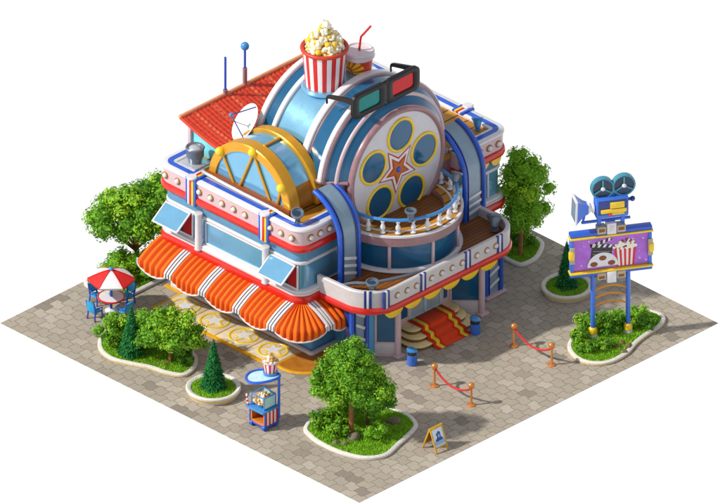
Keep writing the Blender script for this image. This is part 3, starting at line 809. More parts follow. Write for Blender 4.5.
for k in kern: bpy.data.objects.remove(k)

DC = thing('drink_cup', 'giant red soda cup with sunburst, pale lid and bent straw on the glass vault', 'drink cup', (-2.08, 2.0, 8.45))
c0 = DC.location
mb = lat([(0, 0), (.43, 0), (.50, .78), (.5, .84), (0, .84)], c0, seg=40); CU = mb.build('cup', 'cup_orange', DC)
mb = MB(); r_ = lambda z: .435+.07*z/.78
def onc(s, z, e=.008):
    a = R(-96)+s/.46; r = r_(z)+e; return c0+Vector((r*math.cos(a), r*math.sin(a), z))
for k in range(8):
    a = R(2+22*k); end = min(.62, (.76-.32)/max(.05, math.sin(a)))
    for q in range(5):
        f0, f1 = q/5, (q+1)/5; r0, r1 = .19+(end-.19)*f0, .19+(end-.19)*f1; w0, w1 = .026+.045*(r0-.19)/.4, .026+.045*(r1-.19)/.4
        P = []
        for r, w in ((r0, -w0), (r1, -w1), (r1, w1), (r0, w0)):
            P.append((r*math.cos(a)-w*math.sin(a), .32+r*math.sin(a)+w*math.cos(a)))
        mb.poly([onc(*p) for p in P])
mb.poly([onc(.15*math.cos(PI*k/14), .30+.15*math.sin(PI*k/14), .014) for k in range(15)])
mb.build('sunburst', 'yellow_enamel', CU)
mb = lat([(.5, .80), (.565, .81), (.58, .86), (.56, .92), (.53, .95), (.56, .97), (.56, 1.02), (.52, 1.06), (.47, 1.06), (.45, 1.01), (0, 1.01)], c0, seg=40); mb.build('lid', 'lid_plastic', DC)
mb = MB(); mb.tube([c0+Vector(p) for p in ((-.02, .02, .9), (.03, .05, 1.45), (.05, .06, 1.58), (.12, .14, 1.70), (.28, .32, 2.0))], .042, 8); mb.build('straw', 'red_enamel', DC)

GL = thing('film_glasses', 'giant black 3D glasses with one cyan and one red lens leaning on the vault front', 'glasses', (.2, 1.05, 8.6))
gx, gy, gz = .2, 1.05, 9.08
def rr_(w, h, r, n=6, sk=0):
    out = []
    for cx, cy, a0 in ((w/2-r, h/2-r, 0), (-w/2+r, h/2-r, 90), (-w/2+r, -h/2+r, 180), (w/2-r, -h/2+r, 270)):
        for k in range(n+1):
            a = R(a0+90*k/n); out.append((cx+r*math.cos(a), cy+r*math.sin(a)))
    return out
def gl(y, z, x): return (gx+x, gy+y*1.0, gz+z)
mb = MB()
for sg in (-1, 1):
    O = [(sg*.82+p*1.0, q-.02*abs(p)) for p, q in rr_(1.70, .98, .26)]; I = [(sg*.84+p, q) for p, q in rr_(1.06, .58, .12)]
    rows = []
    for j in range(len(O)):
        rows.append([gl(*O[j], -.07), gl(*O[j], .05), gl(*[O[j][0]+(I[j][0]-O[j][0])*.15, O[j][1]+(I[j][1]-O[j][1])*.15], .075), gl(*[O[j][0]+(I[j][0]-O[j][0])*.85, O[j][1]+(I[j][1]-O[j][1])*.85], .075), gl(*I[j], .05), gl(*I[j], -.07)])
    mb.loft(rows, closed_u=True)
mb.box(gl(0, .17, 0), (.13, .5, .60), bev=.05)
FR = mb.build('frame', 'black_plastic', GL)
for sg, mt in ((-1, 'lens_cyan'), (1, 'lens_red')):
    mb = MB(); mb.loft([[gl(sg*.84+p, q, x) for p, q in rr_(1.10, .62, .13)] for x in (-.03, .02)]); mb.build('lens', mt, GL)
for sg in (-1, 1):
    mb = MB(); y = sg*1.6; rows = []
    for x, z, w in ((.02, .22, .11), (-.35, .18, .10), (-.8, .08, .08), (-1.2, -.02, .07), (-1.3, -.07, .065), (-1.34, -.18, .06), (-1.32, -.32, .045)):
        rows.append([gl(y+a, z+b, x) for a, b in ((-.045, -w), (.045, -w), (.045, w), (-.045, w))])
    mb.loft(rows); mb.build('temple', 'black_plastic', GL)

SD = thing('satellite_dish', 'pale satellite dish on the red tiled roof', 'satellite dish', (-4.25, -1.35, 6.0))
T = aim((-4.27, -1.40, 6.98), (-.42, -.70, .60))
mb = MB().xf(T); mb.lathe([(0, -.12), (.25, -.09), (.5, .0), (.72, .12), (.74, .10), (.5, -.05), (.25, -.14), (0, -.17)], seg=36); mb.build('dish', 'foot_white', SD)
for a in (90, 210, 330):
    mb = MB().xf(T); mb.cyl((.7*math.cos(R(a)), .7*math.sin(R(a)), .1), (0, 0, .72), .022, seg=6); mb.build('feed_arm', 'navy_enamel', SD)
mb = MB().xf(T); mb.sphere((0, 0, .72), .08); mb.build('feed_horn', 'light_blue_enamel', SD)
mb = MB(); mb.tube([(-4.1, -1.2, 5.9), (-4.1, -1.2, 6.7), (-4.2, -1.3, 6.95)], .05, 8); mb.build('mast', 'gunmetal', SD)

for y, h0, h1, ball, lab in ((-.08, .18, 1.5, 0, 'short thin blue antenna without a ball on the roof ridge'), (.9, .66, 1.55, 1, 'tall blue antenna topped by a blue ball on the roof ridge')):
    A = thing('antenna', lab, 'antenna', (-6.68, y, 6.66), 'antennas on the roof ridge')
    mb = MB(); mb.cyl((-6.68, y, 6.66), (-6.68, y, 6.66+h0), .085, seg=10); mb.build('base_pole', 'mauve_trim', A)
    mb = MB(); mb.cyl((-6.68, y, 6.66+h0), (-6.68, y, 6.66+h1), .045, seg=10); mb.build('rod', 'blue_enamel', A)
    if ball: mb = MB(); mb.sphere((-6.68, y, 6.66+h1), .16); mb.build('ball', 'light_blue_enamel', A)

RV = thing('roof_vent', 'grey cylindrical roof vent on a square base at the roof corner beside the skylight', 'roof vent', (-5.55, -2.72, 5.3))
mb = MB(); T = Matrix.Translation((-5.55, -2.72, 5.3)); mb.xf(T)
for s_, z0, z1 in ((1.0, .002, .07), (.86, .071, .14)): mb.box2((-s_/2, -s_/2, z0), (s_/2, s_/2, z1), .02)
mb.build('base', 'chrome', RV)
mb = MB().xf(T); mb.lathe([(.24, .14), (.26, .26), (.29, .34), (.32, .40), (.32, .68), (.35, .72), (.32, .76), (.27, .74), (.23, .70), (0, .68)], seg=28); mb.build('drum', 'gunmetal', RV)
mb = MB().xf(T); mb.sphere((0, 0, .64), .26, sc=(1, 1, .55)); mb.build('dome', 'chrome', RV)

def spot(loc, rz, tilt, label, s=1.0, mat='gunmetal'):
    s *= .84
    o = thing('spotlight', label, 'spotlight', loc, 'spotlights on the cinema')
    T = Matrix.Translation(loc) @ Matrix.Rotation(rz, 4, 'Z') @ Matrix.Scale(s, 4)
    mb = MB().xf(T); mb.cyl((0, 0, 0), (0, 0, .16), .09, .07, 12); mb.lathe([(0, 0), (.14, 0), (.14, .04), (0, .05)], seg=16); mb.build('stand', mat, o)
    T2 = T @ Matrix.Translation((0, 0, .26)) @ Matrix.Rotation(tilt, 4, 'Y')
    mb = MB().xf(T2); mb.lathe([(0, -.16), (.10, -.16), (.14, -.10), (.17, .05), (.24, .2), (.27, .22), (.27, .30), (.22, .31), (.20, .24), (0, .2)], seg=24); h = mb.build('housing', mat, o)
    mb = MB().xf(T2); mb.lathe([(0, .235), (.20, .23)], seg=20); mb.build('lens', 'dark_slate_blue', o)
spot((-.02, -3.14, 5.38), R(-45), R(25), 'grey spotlight at the end of the chrome rail on the front roof corner', 1.05)
spot((-.2, 6.05, 5.36), R(135), R(35), 'blue spotlight at the far right corner of the upper roof', .95, 'light_blue_enamel')
spot((2.55, -1.95, 3.06), R(-60), R(8), 'grey spotlight over the rounded left end of the entrance canopy', 1.05)
spot((2.35, 4.35, 2.98), R(135), R(40), 'dark grey spotlight at the right end of the entrance canopy', 1.25)
a = R(-32); spot((XR+2.14*math.cos(a), YC+2.14*math.sin(a), 4.93), a, R(0), 'grey spotlight clamped to the front of the blue balcony rail', .95)
a = R(60); spot((XR+2.14*math.cos(a), YC+2.14*math.sin(a), 4.93), R(110), R(40), 'grey spotlight clamped to the balcony rail near the right glass ribbon', .95)

# ------------------------------------------------------------------ ground
def struct(o): o['kind'] = 'structure'; return o
HG = 8.98
mb = MB(); mb.box2((-HG-.02, -HG-.02, -.02), (HG-.04, HG-.04, 0)); struct(mb.build('paved_ground', 'pavers'))

# star walk
SW = thing('star_walkway', 'gold edged walkway with four star tiles under the orange awnings', 'walkway', (-2.9, -3.75, 0))
wx0, wx1, wy0, wy1 = -5.98, .05, -4.50, -2.98
mb = MB(); mb.box2((wx0, wy0, .004), (wx1, wy1, .05), .02)
mb.box2((-6.75, -3.1, .004), (-5.9, -2.9, .06), .02)
mb.build('gold_border', 'gold_paint', SW)
for k in range(4):
    a, b = wx0+.14+k*1.465, wx0+.14+k*1.465+1.41
    mb = MB(); mb.box2((a, wy0+.18, .03), (b, wy1-.05, .066), .012); t = mb.build('tile', 'stone_tile', SW)
    cx, cy = (a+b)/2, -3.62
    mb = MB(); mb.lathe([(.47, .06), (.49, .085), (.55, .085), (.575, .06)], (cx, cy, 0), seg=40); mb.build('ring', 'yellow_enamel', t)
    mb = MB(); mb.xf(Matrix.Translation((cx, cy, 0))); mb.prism(star(5, .50, .25, R(-45+180)), .05, .078); mb.build('star_edge', 'yellow_enamel', t)
    mb = MB(); mb.xf(Matrix.Translation((cx, cy, 0))); mb.prism(star(5, .38, .175, R(-45+180)), .05, .088); mb.build('star', 'foot_white', t)
mb = MB(); mb.lathe([(0, .045), (1.12, .045)], (.36, -3.12, 0), seg=48); mb.build('corner_disc', 'bronze_pave', SW)
mb = MB(); mb.lathe([(1.08, .01), (1.08, .055), (1.12, .07), (1.19, .06), (1.21, .01)], (.36, -3.12, 0), seg=48); mb.build('disc_border', 'gold_paint', SW)

# red carpet
mb = MB(); prof = [(1.80, .57), (2.43, .568), (2.475, .54), (2.48, .40), (2.52, .382), (2.71, .38), (2.755, .35), (2.76, .21), (2.80, .195), (2.99, .19), (3.04, .16), (3.05, .035), (3.10, .02), (3.34, .018)]
ys = [.58, .74, .90, 1.02, 1.80, 1.92, 2.08, 2.24]
rows = [[(x, y, z) for x, z in prof] for y in ys]
mb.grid(rows, mfun=lambda i, j: 2 if i in (1, 5) else (1 if i in (3,) else 0))
mb.build
o = mb.build('red_carpet', ['carpet_red', 'carpet_orange', 'carpet_yellow'], None, loc=(2.6, 1.4, 0)); tag(o, 'red carpet with two yellow stripes running down the entrance steps', 'carpet')
md = o.modifiers.new('thick', 'SOLIDIFY'); md.thickness = .02; md.offset = 1

# litter bins
for k, (x, y, lab) in enumerate(((3.36, -.78, 'blue litter bin left of the entrance steps'), (3.38, 2.36, 'blue litter bin right of the entrance steps'))):
    o = thing('litter_bin', lab, 'litter bin', (x, y, 0), 'litter bins by the entrance')
    T = Matrix.Translation((x, y, 0))
    mb = MB().xf(T); mb.lathe([(0, .0), (.17, .0), (.18, .02), (.185, .45), (0, .45)], seg=24); mb.build('body', 'camera_blue', o)
    mb = MB().xf(T); rows = []
    for q in range(24):
        a = 2*PI*q/24; sl = .055*math.sin(a-R(-135)+PI/2)
        rows.append([(.187*math.cos(a), .187*math.sin(a), .452), (.195*math.cos(a), .195*math.sin(a), .60+sl), (.14*math.cos(a), .14*math.sin(a), .645+sl*.7), (0, 0, .655)])
    mb.grid(rows, True); mb.build('hood', 'light_blue_enamel', o)
    mb = MB().xf(T); rows = []
    for q in range(9):
        a = R(-85+14*q-20); rows.append([(.196*math.cos(a), .196*math.sin(a), z) for z in (.44, .57)])
    mb.grid(rows); mb.build('opening', 'slate_black', o)

# stanchions and ropes
def stanchion():
    o = thing('stanchion', '', 'stanchion', (0, 0, 0), 'copper rope stanchions')
    mb = MB(); mb.lathe([(0, .0), (.16, .0), (.165, .025), (.13, .05), (.06, .07), (.045, .10), (.04, .66), (.06, .68), (.045, .71)], seg=20); mb.build('post', 'copper', o)
    mb = MB(); mb.sphere((0, 0, .80), .125, 18, 10); mb.build('ball', 'copper', o)
    return o
st = [(5.0, -1.3, 'copper stanchion of the nearer rope, closer to the entrance steps'), (6.88, -1.34, 'copper stanchion of the nearer rope, on its far side from the steps'),
      (4.99, 2.69, 'copper stanchion of the right rope, closer to the entrance steps'), (6.88, 2.68, 'copper stanchion of the right rope, on its outer end by the billboard bed')]
s0 = stanchion()
for k, (x, y, lab) in enumerate(st):
    if k == 0: s0.location = (x, y, 0); s0['label'] = lab
    else: dup(s0, (x, y, 0), 0, lab)
for a, b, lab in ((st[0], st[1], 'red velvet rope hung between the two nearer stanchions'), (st[2], st[3], 'red velvet rope hung between the two right stanchions')):
    mb = MB(); pts = []
    for k in range(21):
        t = k/20; x = a[0]+.05+(b[0]-a[0]-.1)*t; y = a[1]+(b[1]-a[1])*t
        pts.append((x, y, .70-.40*4*t*(1-t)*.82-.06*t))
    mb.tube(pts, .042, 8); o = mb.build('velvet_rope', 'rope_velvet', None, loc=((a[0]+b[0])/2, a[1], .3)); tag(o, lab, 'rope', 'velvet ropes')

# sandwich board
SB = thing('sandwich_board', 'yellow wooden sandwich board with a pale poster on the front paving', 'sandwich board', (8.12, -4.35, 0))
T = Matrix.Translation((8.12, -4.38, 0))
H_, W_, D_ = .86, .27, .34
for sg in (1, -1):
    L = math.hypot(H_, D_); ang = math.atan2(D_, H_)*sg
    T2 = T @ Matrix.Translation((0, 0, H_)) @ Matrix.Rotation(-ang, 4, 'Y') 
    mb = MB().xf(T2 @ Matrix.Translation((.012*sg, 0, 0)))
    for y in (-W_, W_): mb.box2((-.025, y-.03, -L), (.025, y+.03, .0), .012)
    mb.box2((-.024, -W_+.031, -.07), (.024, W_-.031, -.01), .01); mb.box2((-.024, -W_+.031, -L+.16), (.024, W_-.031, -L+.22), .01)
    pf = mb.build('leaf_frame', 'yellow_wood', SB)
    mb = MB().xf(T2 @ Matrix.Translation((.012*sg, 0, 0))); mb.box2((-.012, -W_+.031, -L+.221), (.012, W_-.031, -.071)); pn = mb.build('poster' if sg > 0 else 'back_panel', 'pale_blue_board' if sg > 0 else 'brown_edge', SB)
    if sg > 0:
        mb = MB().xf(T2 @ Matrix.Translation((.026, 0, -.071)))
        mb.box2((0, -W_+.04, -.575), (.004, W_-.04, -.43)); mb.build('poster_foot', 'mid_blue_board', pn)
        mb = MB().xf(T2 @ Matrix.Translation((.028, 0, -.071)))
        pts = [(-.15, -.45), (.17, -.43), (.17, -.36), (.10, -.33), (.11, -.14), (.02, -.10), (-.02, -.16), (-.08, -.17), (-.09, -.22), (-.06, -.25), (-.07, -.33), (-.17, -.38)]
        mb.loft([[(x, y, z) for y, z in pts] for x in (0, .008)]); mb.build('poster_picture', 'navy_enamel', pn)
        mb = MB().xf(T2 @ Matrix.Translation((.038, 0, -.071))); mb.box2((0, -.02, -.32), (.004, .05, -.2)); mb.build('poster_picture', 'mid_blue_board', pn)
mb = MB().xf(T); mb.cyl((0, -W_-.04, H_), (0, W_+.04, H_), .04, seg=10); mb.build('hinge_bar', 'yellow_wood', SB)

# popcorn cart
cx0, cx1, cy0, cy1 = 2.30, 3.04, -7.82, -7.16
CT = thing('popcorn_cart', 'small blue popcorn cart with striped side, glass case and oval canopy on the front paving', 'popcorn cart', ((cx0+cx1)/2, (cy0+cy1)/2, 0))
mb = MB(); zb, zt = .16, .74; t = .05
mb.box2((cx0, cy1-t, zb), (cx1-.03, cy1, zt)); mb.box2((cx0, cy0, zb), (cx0+t, cy1-t-.001, zt)); mb.box2((cx1-t-.03, cy0, zb), (cx1-.03, cy1-t-.001, zt)); mb.box2((cx0+t+.001, cy0+.01, zb), (cx1-t-.031, cy1-t-.001, zb+.1))
mb.box2((cx0+t+.001, cy0, zb+.101), (cx0+t+.04, cy0+.03, zt)); mb.box2((cx0+t+.041, cy0, zt-.08), (cx1-t-.031, cy0+.03, zt))
mb.build('cabinet', 'amber_box', CT)
mb = MB(); mb.box2((cx0+t+.01, cy1-t-.03, zb+.101), (cx1-t-.04, cy1-t-.005, zt-.01)); mb.build('cabinet_lining', 'red_cart', CT)
mb = MB()
n = 7
for k in range(n):
    y0 = cy0+.02+(cy1-cy0-.04)*k/n; mb.box2((cx1-.028, y0+.001, zb+.02), (cx1+.004, y0+(cy1-cy0-.04)/n-.001, zt-.02), m=k % 2)
mb.build('striped_side', ['paper_red', 'paper_white'], CT)
mb = MB()
for x, y in ((cx0, cy0), (cx1, cy0), (cx1, cy1), (cx0, cy1)): mb.box((x, y, (zb+zt)/2), (.05, .05, zt-zb-.01), bev=.01)
mb.box2((cx0-.02, cy0-.02, zb-.05), (cx1+.02, cy1+.02, zb-.001), .01); mb.build('cart_frame', 'blue_enamel', CT)
mb = MB(); mb.box2((cx0-.10, cy0-.16, zt+.001), (cx1+.05, cy1+.04, zt+.07), .02); mb.build('counter', 'light_blue_enamel', CT)
for x, y in ((cx0+.08, cy0+.06), (cx1-.05, cy0+.06), (cx1-.05, cy1-.06), (cx0+.08, cy1-.06)):
    mb = MB(); mb.cyl((x-.06, y-.03, .10), (x+.06, y-.03, .10), .10, seg=16); mb.build('wheel', 'blue_enamel', CT)
gx0, gx1, gy0, gy1, gz0, gz1 = cx0+.06, cx1-.06, cy0+.02, cy1-.06, zt+.07, zt+.55
mb = MB(); e = .03
for a, b in (((gx0, gy0), (0, 0)), ((gx1, gy0), (0, 0)), ((gx1, gy1), (0, 0)), ((gx0, gy1), (0, 0))): mb.box((a[0], a[1], (gz0+gz1)/2), (e, e, gz1-gz0))
for z in (gz0+.02, gz1):
    mb.box(((gx0+gx1)/2, gy0, z), (gx1-gx0-e-.002, e, e)); mb.box(((gx0+gx1)/2, gy1, z), (gx1-gx0-e-.002, e, e)); mb.box((gx0, (gy0+gy1)/2, z), (e, gy1-gy0-e-.002, e)); mb.box((gx1, (gy0+gy1)/2, z), (e, gy1-gy0-e-.002, e))
CS = mb.build('glass_case', 'light_blue_enamel', CT)
mb = MB(); mb.box2((gx1-.008, gy0+e, gz0+.04), (gx1+.004, gy1-e, gz1-.02)); mb.box2((gx0+e, gy1-.006, gz0+.04), (gx1-e, gy1+.006, gz1-.02)); mb.build('pane', 'cart_glass', CS)
mb = MB(); rng = random.Random(9)
for k in range(170):
    x, y = rng.uniform(gx0+.07, gx1-.08), rng.uniform(gy0+.03, gy1-.08)
    hh = .34*max(0, 1-(((x-(gx0+gx1)/2)/.40)**2+((y-(gy0+gy1)/2)/.40)**2))+.06
    mb.sphere((x, y, gz0+.04+hh*rng.uniform(.3, 1.15)), rng.uniform(.04, .058), 7, 5, m=0 if rng.random() < .5 else 1)
mb.build('popcorn_heap', ['popcorn_white', 'caramel'], CT)
mb = MB(); mb.tube([(cx1+.02, cy1+.02, .3), (cx1+.02, cy1+.02, 2.0), (cx1-.02, cy1-.02, 2.12)], .05, 10); mb.build('canopy_post', 'blue_enamel', CT)
ov = [(2.78+.60*math.cos(a)*math.cos(R(40))-.42*math.sin(a)*math.sin(R(40))*(1-.25*math.cos(a)), -7.66+.60*math.cos(a)*math.sin(R(40))+.42*math.sin(a)*math.cos(R(40))*(1-.25*math.cos(a))) for a in [2*PI*k/40 for k in range(40)]]
mb = MB(); mb.tube([(x, y, 2.13-.10*((x-3.0)**2+(y+7.2)**2)) for x, y in ov], .05, 8, closed=True); CN = mb.build('canopy_rim', 'blue_enamel', CT)
mb = MB(); rows = [[(2.78+(x-2.78)*q, -7.66+(y+7.66)*q, 2.125-.10*((2.78+(x-2.78)*q-3.0)**2+(-7.66+(y+7.66)*q+7.2)**2)) for q in (.01, .3, .6, .97)] for x, y in ov]
mb.grid(rows, True); mb.build('canopy', 'cart_glass', CT)
mb = MB(); mb.lathe([(0, 2.08), (.26, 2.08), (.27, 2.2), (0, 2.2)], (2.86, -7.36, 0), seg=20); mb.build('tub_base', 'light_blue_enamel', CT)
tb = striped_bucket((2.86, -7.36, 2.2), .20, .27, .42, 9, CT, 'tub', 'tub_rim', ('paper_white', 'paper_red'), 'pink_enamel', .035)
mb = MB()
for lay, (rad, z, n) in enumerate(((.2, 2.62, 9), (.15, 2.71, 7), (.08, 2.8, 4), (0, 2.88, 1))):
    for k in range(n):
        a = 2*PI*(k+.5*lay)/n; mb.sphere((2.86+rad*math.cos(a), -7.36+rad*math.sin(a), z), .075, 8, 6, m=(k+lay) % 2)
mb.build('tub_popcorn', ['popcorn_white', 'caramel'], CT)
mb = MB(); p0, p1 = Vector((cx0-.02, cy0-.08, zt+.07)), Vector((cx0-.06, cy0-.12, zt+.52))
for k in range(6): mb.cyl(p0+(p1-p0)*k/6, p0+(p1-p0)*(k+1)/6, .035, seg=8, m=k % 2)
mb.build('striped_lever', ['paper_red', 'paper_white'], CT)

# cafe set
tx, ty = -6.85, -5.62
TB = thing('cafe_table', 'round white cafe table with a red rim under the striped parasol', 'table', (tx, ty, 0))
mb = lat([(0, .0), (.22, .0), (.22, .03), (.1, .07), (.045, .1), (.04, .55), (0, .55)], (tx, ty, 0), seg=24); mb.build('pedestal', 'foot_white', TB)
mb = lat([(0, .55), (.46, .55), (.47, .59), (0, .595)], (tx, ty, 0), seg=40); mb.build('tabletop', 'foot_white', TB)
mb = MB(); mb.tube([(tx+.47*math.cos(2*PI*k/36), ty+.47*math.sin(2*PI*k/36), .575) for k in range(36)], .035, 8, closed=True); mb.build('rim', 'red_enamel', TB)
PA = thing('parasol', 'red and white parasol with a blue pole standing through the cafe table', 'parasol', (tx, ty, .05))
mb = MB(); mb.cyl((tx, ty, .08), (tx, ty, 1.66), .05, seg=10); mb.build('pole', 'blue_enamel', PA)
mb = MB(); NS = 6; rows = []
for k in range(NS*8+1):
    a = 2*PI*k/(NS*8)+R(-45-30); u = (k % 8)/8
    rr = .84*(math.cos(PI/NS)/math.cos((u-.5)*2*PI/NS)*.75+.25*1)
    bul = 1-.05*math.sin(PI*u)
    rows.append([(tx+rr*q*math.cos(a), ty+rr*q*math.sin(a), 1.68-.36*q**1.35*bul) for q in (.02, .25, .5, .75, 1)]+[(tx+rr*1.005*math.cos(a), ty+rr*1.005*math.sin(a), 1.68-.36*bul-.075)])
mb.grid(rows, mfun=lambda i, j: (i//8) % 2); cn = mb.build('canopy', ['paper_white', 'paper_red'], PA)
md = cn.modifiers.new('thick', 'SOLIDIFY'); md.thickness = .012
mb = MB()
for k in range(NS):
    a = 2*PI*k/NS+R(-75); mb.tube([(tx+.84*q*math.cos(a), ty+.84*q*math.sin(a), 1.69-.36*q**1.35) for q in (.05, .3, .55, .8, 1)], .014, 6)
mb.build('piping', 'red_enamel', PA)
mb = MB(); mb.sphere((tx, ty, 1.71), .085, sc=(1, 1, .8)); mb.build('finial', 'light_blue_enamel', PA)
CH = thing('cafe_chair', '', 'chair', (0, 0, 0), 'blue cafe chairs around the table')
mb = MB(); mb.box((0, 0, .31), (.36, .36, .05), bev=.02); mb.build('seat', 'chair_blue', CH)
mb = MB(); rows = []
for k in range(9):
    y = -.18+.36*k/8; bow = -.04*math.cos(PI*(k/8-.5)); top = .78-.05*((k-4)/4)**2
    rows.append([(-.19+bow-.02, y, .36), (-.24+bow-.02, y, top), (-.24+bow+.02, y, top), (-.19+bow+.02, y, .36)])
mb.loft(rows); mb.build('backrest', 'chair_blue', CH)
for sx in (-1, 1):
    for sy in (-1, 1):
        top = .76 if sx < 0 else .30
        mb = MB(); mb.tube([(sx*.20, sy*.19, .0), (sx*.17, sy*.17, .30)]+([(-.21, sy*.185, .55), (-.25, sy*.185, .76)] if sx < 0 else []), .03, 8)
        l_ = mb.build('leg', 'frame_blue', CH)
        mb = MB(); mb.cyl((sx*.20, sy*.19, .0), (sx*.197, sy*.188, .05), .036, seg=8); mb.build('foot_cap', 'rubber_red', l_)
for sy in (-1, 1):
    mb = MB(); mb.tube([(-.21, sy*.2, .50), (0, sy*.215, .50), (.15, sy*.205, .47), (.17, sy*.18, .32)], .022, 8); mb.build('armrest', 'frame_blue', CH)
chs = [((tx-.02, ty-.78, 0), 90, 'blue cafe chair on the near left side of the table'), ((tx+.74, ty-.05, 0), 180, 'blue cafe chair on the near right side of the table, by the small conifer bed'),
       ((tx+.0, ty+.80, 0), -90, 'blue cafe chair on the far right side of the table, by the back kerb'), ((tx-.76, ty+.05, 0), 0, 'blue cafe chair on the far left side of the table, by the outer paving edge')]
for k, (l, r, lab) in enumerate(chs):
    if k == 0: CH.location = l; CH.rotation_euler = (0, 0, R(r)); CH['label'] = lab
    else: dup(CH, l, R(r), lab)

# ------------------------------------------------------------------ billboard
e1 = Vector((.522, .853, 0)); nn = Vector((.853, -.522, 0)); bo = Vector((6.9, 5.6, 0))
BT = frame(bo, e1, -nn, (0, 0, 1))                                    # x along the board, -y towards the viewer, z up
BB = thing('billboard', 'tall blue billboard with a purple film poster and a movie camera on top', 'billboard', bo)
def bb(): return MB().xf(BT)
for sx in (-.64, .64):
    mb = bb(); mb.cyl((sx, 0, .1), (sx, 0, 2.75), .085, seg=14); p = mb.build('post', 'camera_blue', BB)
    mb = bb(); mb.lathe([(.13, .2), (.16, .22), (.16, .38), (.12, .44), (.085, .46)], (sx, 0, 0), seg=18); mb.build('collar', 'yellow_enamel', p)
    mb = bb(); mb.lathe([(0, .0), (.19, .0), (.2, .08), (.14, .2), (0, .2)], (sx, 0, 0), seg=18); mb.build('foot', 'foot_white', p)
for z in (1.28, 1.60, 1.92):
    mb = bb(); mb.tube([(-.64+1.28*k/16, 0, z+.17*math.sin(PI*k/16)-.01*k/16) for k in range(17)], .038, 8); mb.build('curved_rod', 'orange_rod', BB)
zl, zh, hl = 2.72, 4.26, 1.42
mb = bb(); mb.box2((-hl, -.06, zl+.12), (hl, .10, zh-.12)); mb.build('poster_board', 'purple_screen', BB)
for z, sg in ((zl, -1), (zh, 1)):
    mb = bb(); mb.box2((-hl-.07, -.16, z-.10 if sg < 0 else z-.02), (hl+.07, .16, z+.02 if sg < 0 else z+.13), .03); bm1 = mb.build('beam', 'blue_enamel', BB)
    mb = bb(); mb.box2((-hl-.10, -.2, z+.021 if sg < 0 else z-.10), (hl+.10, .14, z+.10 if sg < 0 else z-.021), .025); mb.build('yellow_strip', 'yellow_enamel', bm1)
for sx in (-1, 1):
    mb = bb(); mb.box2((sx*hl-.06, -.12, zl+.101), (sx*hl+.06, .13, zh-.101), .015); f_ = mb.build('side_post', 'camera_blue', BB)
    mb = bb(); mb.box2((sx*hl-.09, -.17, zl+.47), (sx*hl+.09, -.121, zh-.40), .02); mb.build('clamp_plate', 'beige_block', f_)
    mb = bb(); mb.box((sx*(hl+.03), -.12, (zl+zh)/2+.03), (.2, .2, .36), bev=.06); mb.build('clamp', 'yellow_enamel', f_)
for z, sg in ((zh+.131, 1), (zl-.101, -1)):
    mb = bb(); mb.box2((-.17, -.22, min(z-.12*sg, z+.33*sg)), (.17, .16, max(z-.12*sg, z+.33*sg)), .03); q = mb.build('centre_block', 'foot_white', BB)
    if sg > 0: mb = bb(); mb.box2((-.08, -.232, z), (.08, -.221, z+.22), .01); mb.build('block_inset', 'lid_plastic', q)
    for s2 in (-1, 1):
        mb = bb(); mb.box2((s2*.19, -.19, min(z-.1*sg, z+.20*sg)), (s2*.52, .15, max(z-.1*sg, z+.20*sg)), .04); q = mb.build('side_block', 'beige_block', BB)
        mb = bb(); mb.box2((s2*.25, -.198, z+(.0 if sg > 0 else -.13)), (s2*.46, -.188, z+(.12 if sg > 0 else -.03))); mb.build('block_inset', 'brown_edge', q)
# poster art in low relief: clapperboard, reel, popcorn tub
PBD = [c for c in BB.children if c.name.startswith('poster_board')][0]
def flat(pts, y, m, nm, par=None, th=.006):
    mb = bb(); mb.loft([[(x, y, z) for x, z in pts], [(x, y-th, z) for x, z in pts]]); return mb.build(nm, m, par or PBD)
zc = (zl+zh)/2
def rot(pts, a, c): return [(c[0]+math.cos(a)*x-math.sin(a)*z, c[1]+math.sin(a)*x+math.cos(a)*z) for x, z in pts]
cc = (-.36, zc+.02); a_ = R(-7)
flat(rot([(-.36, -.34), (.40, -.34), (.40, .18), (-.36, .18)], a_, cc), -.062, 'slate_black', 'clapper_slate')
for k in range(3):
    flat(rot([(-.30, .02-.12*k), (.34, .02-.12*k), (.34, .03-.12*k), (-.30, .03-.12*k)], a_, cc), -.069, 'grey_panel', 'slate_line', th=.002)
for ang, zz in ((-7, .19), (17, .33)):
    bar = rot([(-.40, 0), (.42, 0), (.42, .13), (-.40, .13)], R(ang), (cc[0], cc[1]+zz)); flat(bar, -.062, 'slate_black', 'clapper_bar')
    mb = bb()
    for k in range(4):
        x = -.34+.2*k; P = rot([(x, .004), (x+.09, .004), (x+.15, .126), (x+.06, .126)], R(ang), (cc[0], cc[1]+zz))
        mb.loft([[(px, y, pz) for px, pz in P] for y in (-.068, -.072)])
    mb.build('clapper_stripe', 'foot_white', PBD)
tub0 = [(.20, zc-.62), (.84, zc-.62), (.90, zc+.12), (.12, zc+.12)]
for k in range(9):
    f0, f1 = k/9, (k+1)/9
    flat([(.20+.64*f0, zc-.62), (.20+.64*f1, zc-.62), (.12+.78*f1, zc+.10), (.12+.78*f0, zc+.10)], -.062, 'paper_white' if k % 2 else 'paper_red', 'tub_stripe', th=.014)
mb = bb(); rng = random.Random(3)
for k in range(46):
    x = rng.uniform(.10, .92); hmax = .34*(1-((x-.51)/.46)**2); z = zc+.10+rng.uniform(0, max(.02, hmax))
    mb.sphere((x, -.075, z), rng.uniform(.05, .075), 8, 6, sc=(1, .3, 1), m=0 if rng.random() < .78 else 1)
mb.build('printed_popcorn', ['popcorn_white', 'reel_brown'], PBD)
rc = (-.30, zc-.56); rR = .56
arc = [(rc[0]+rR*math.cos(R(t)), max(zl+.125, rc[1]+rR*math.sin(R(t)))) for t in range(0, 181, 6)]
flat(arc, -.074, 'foot_white', 'printed_reel')
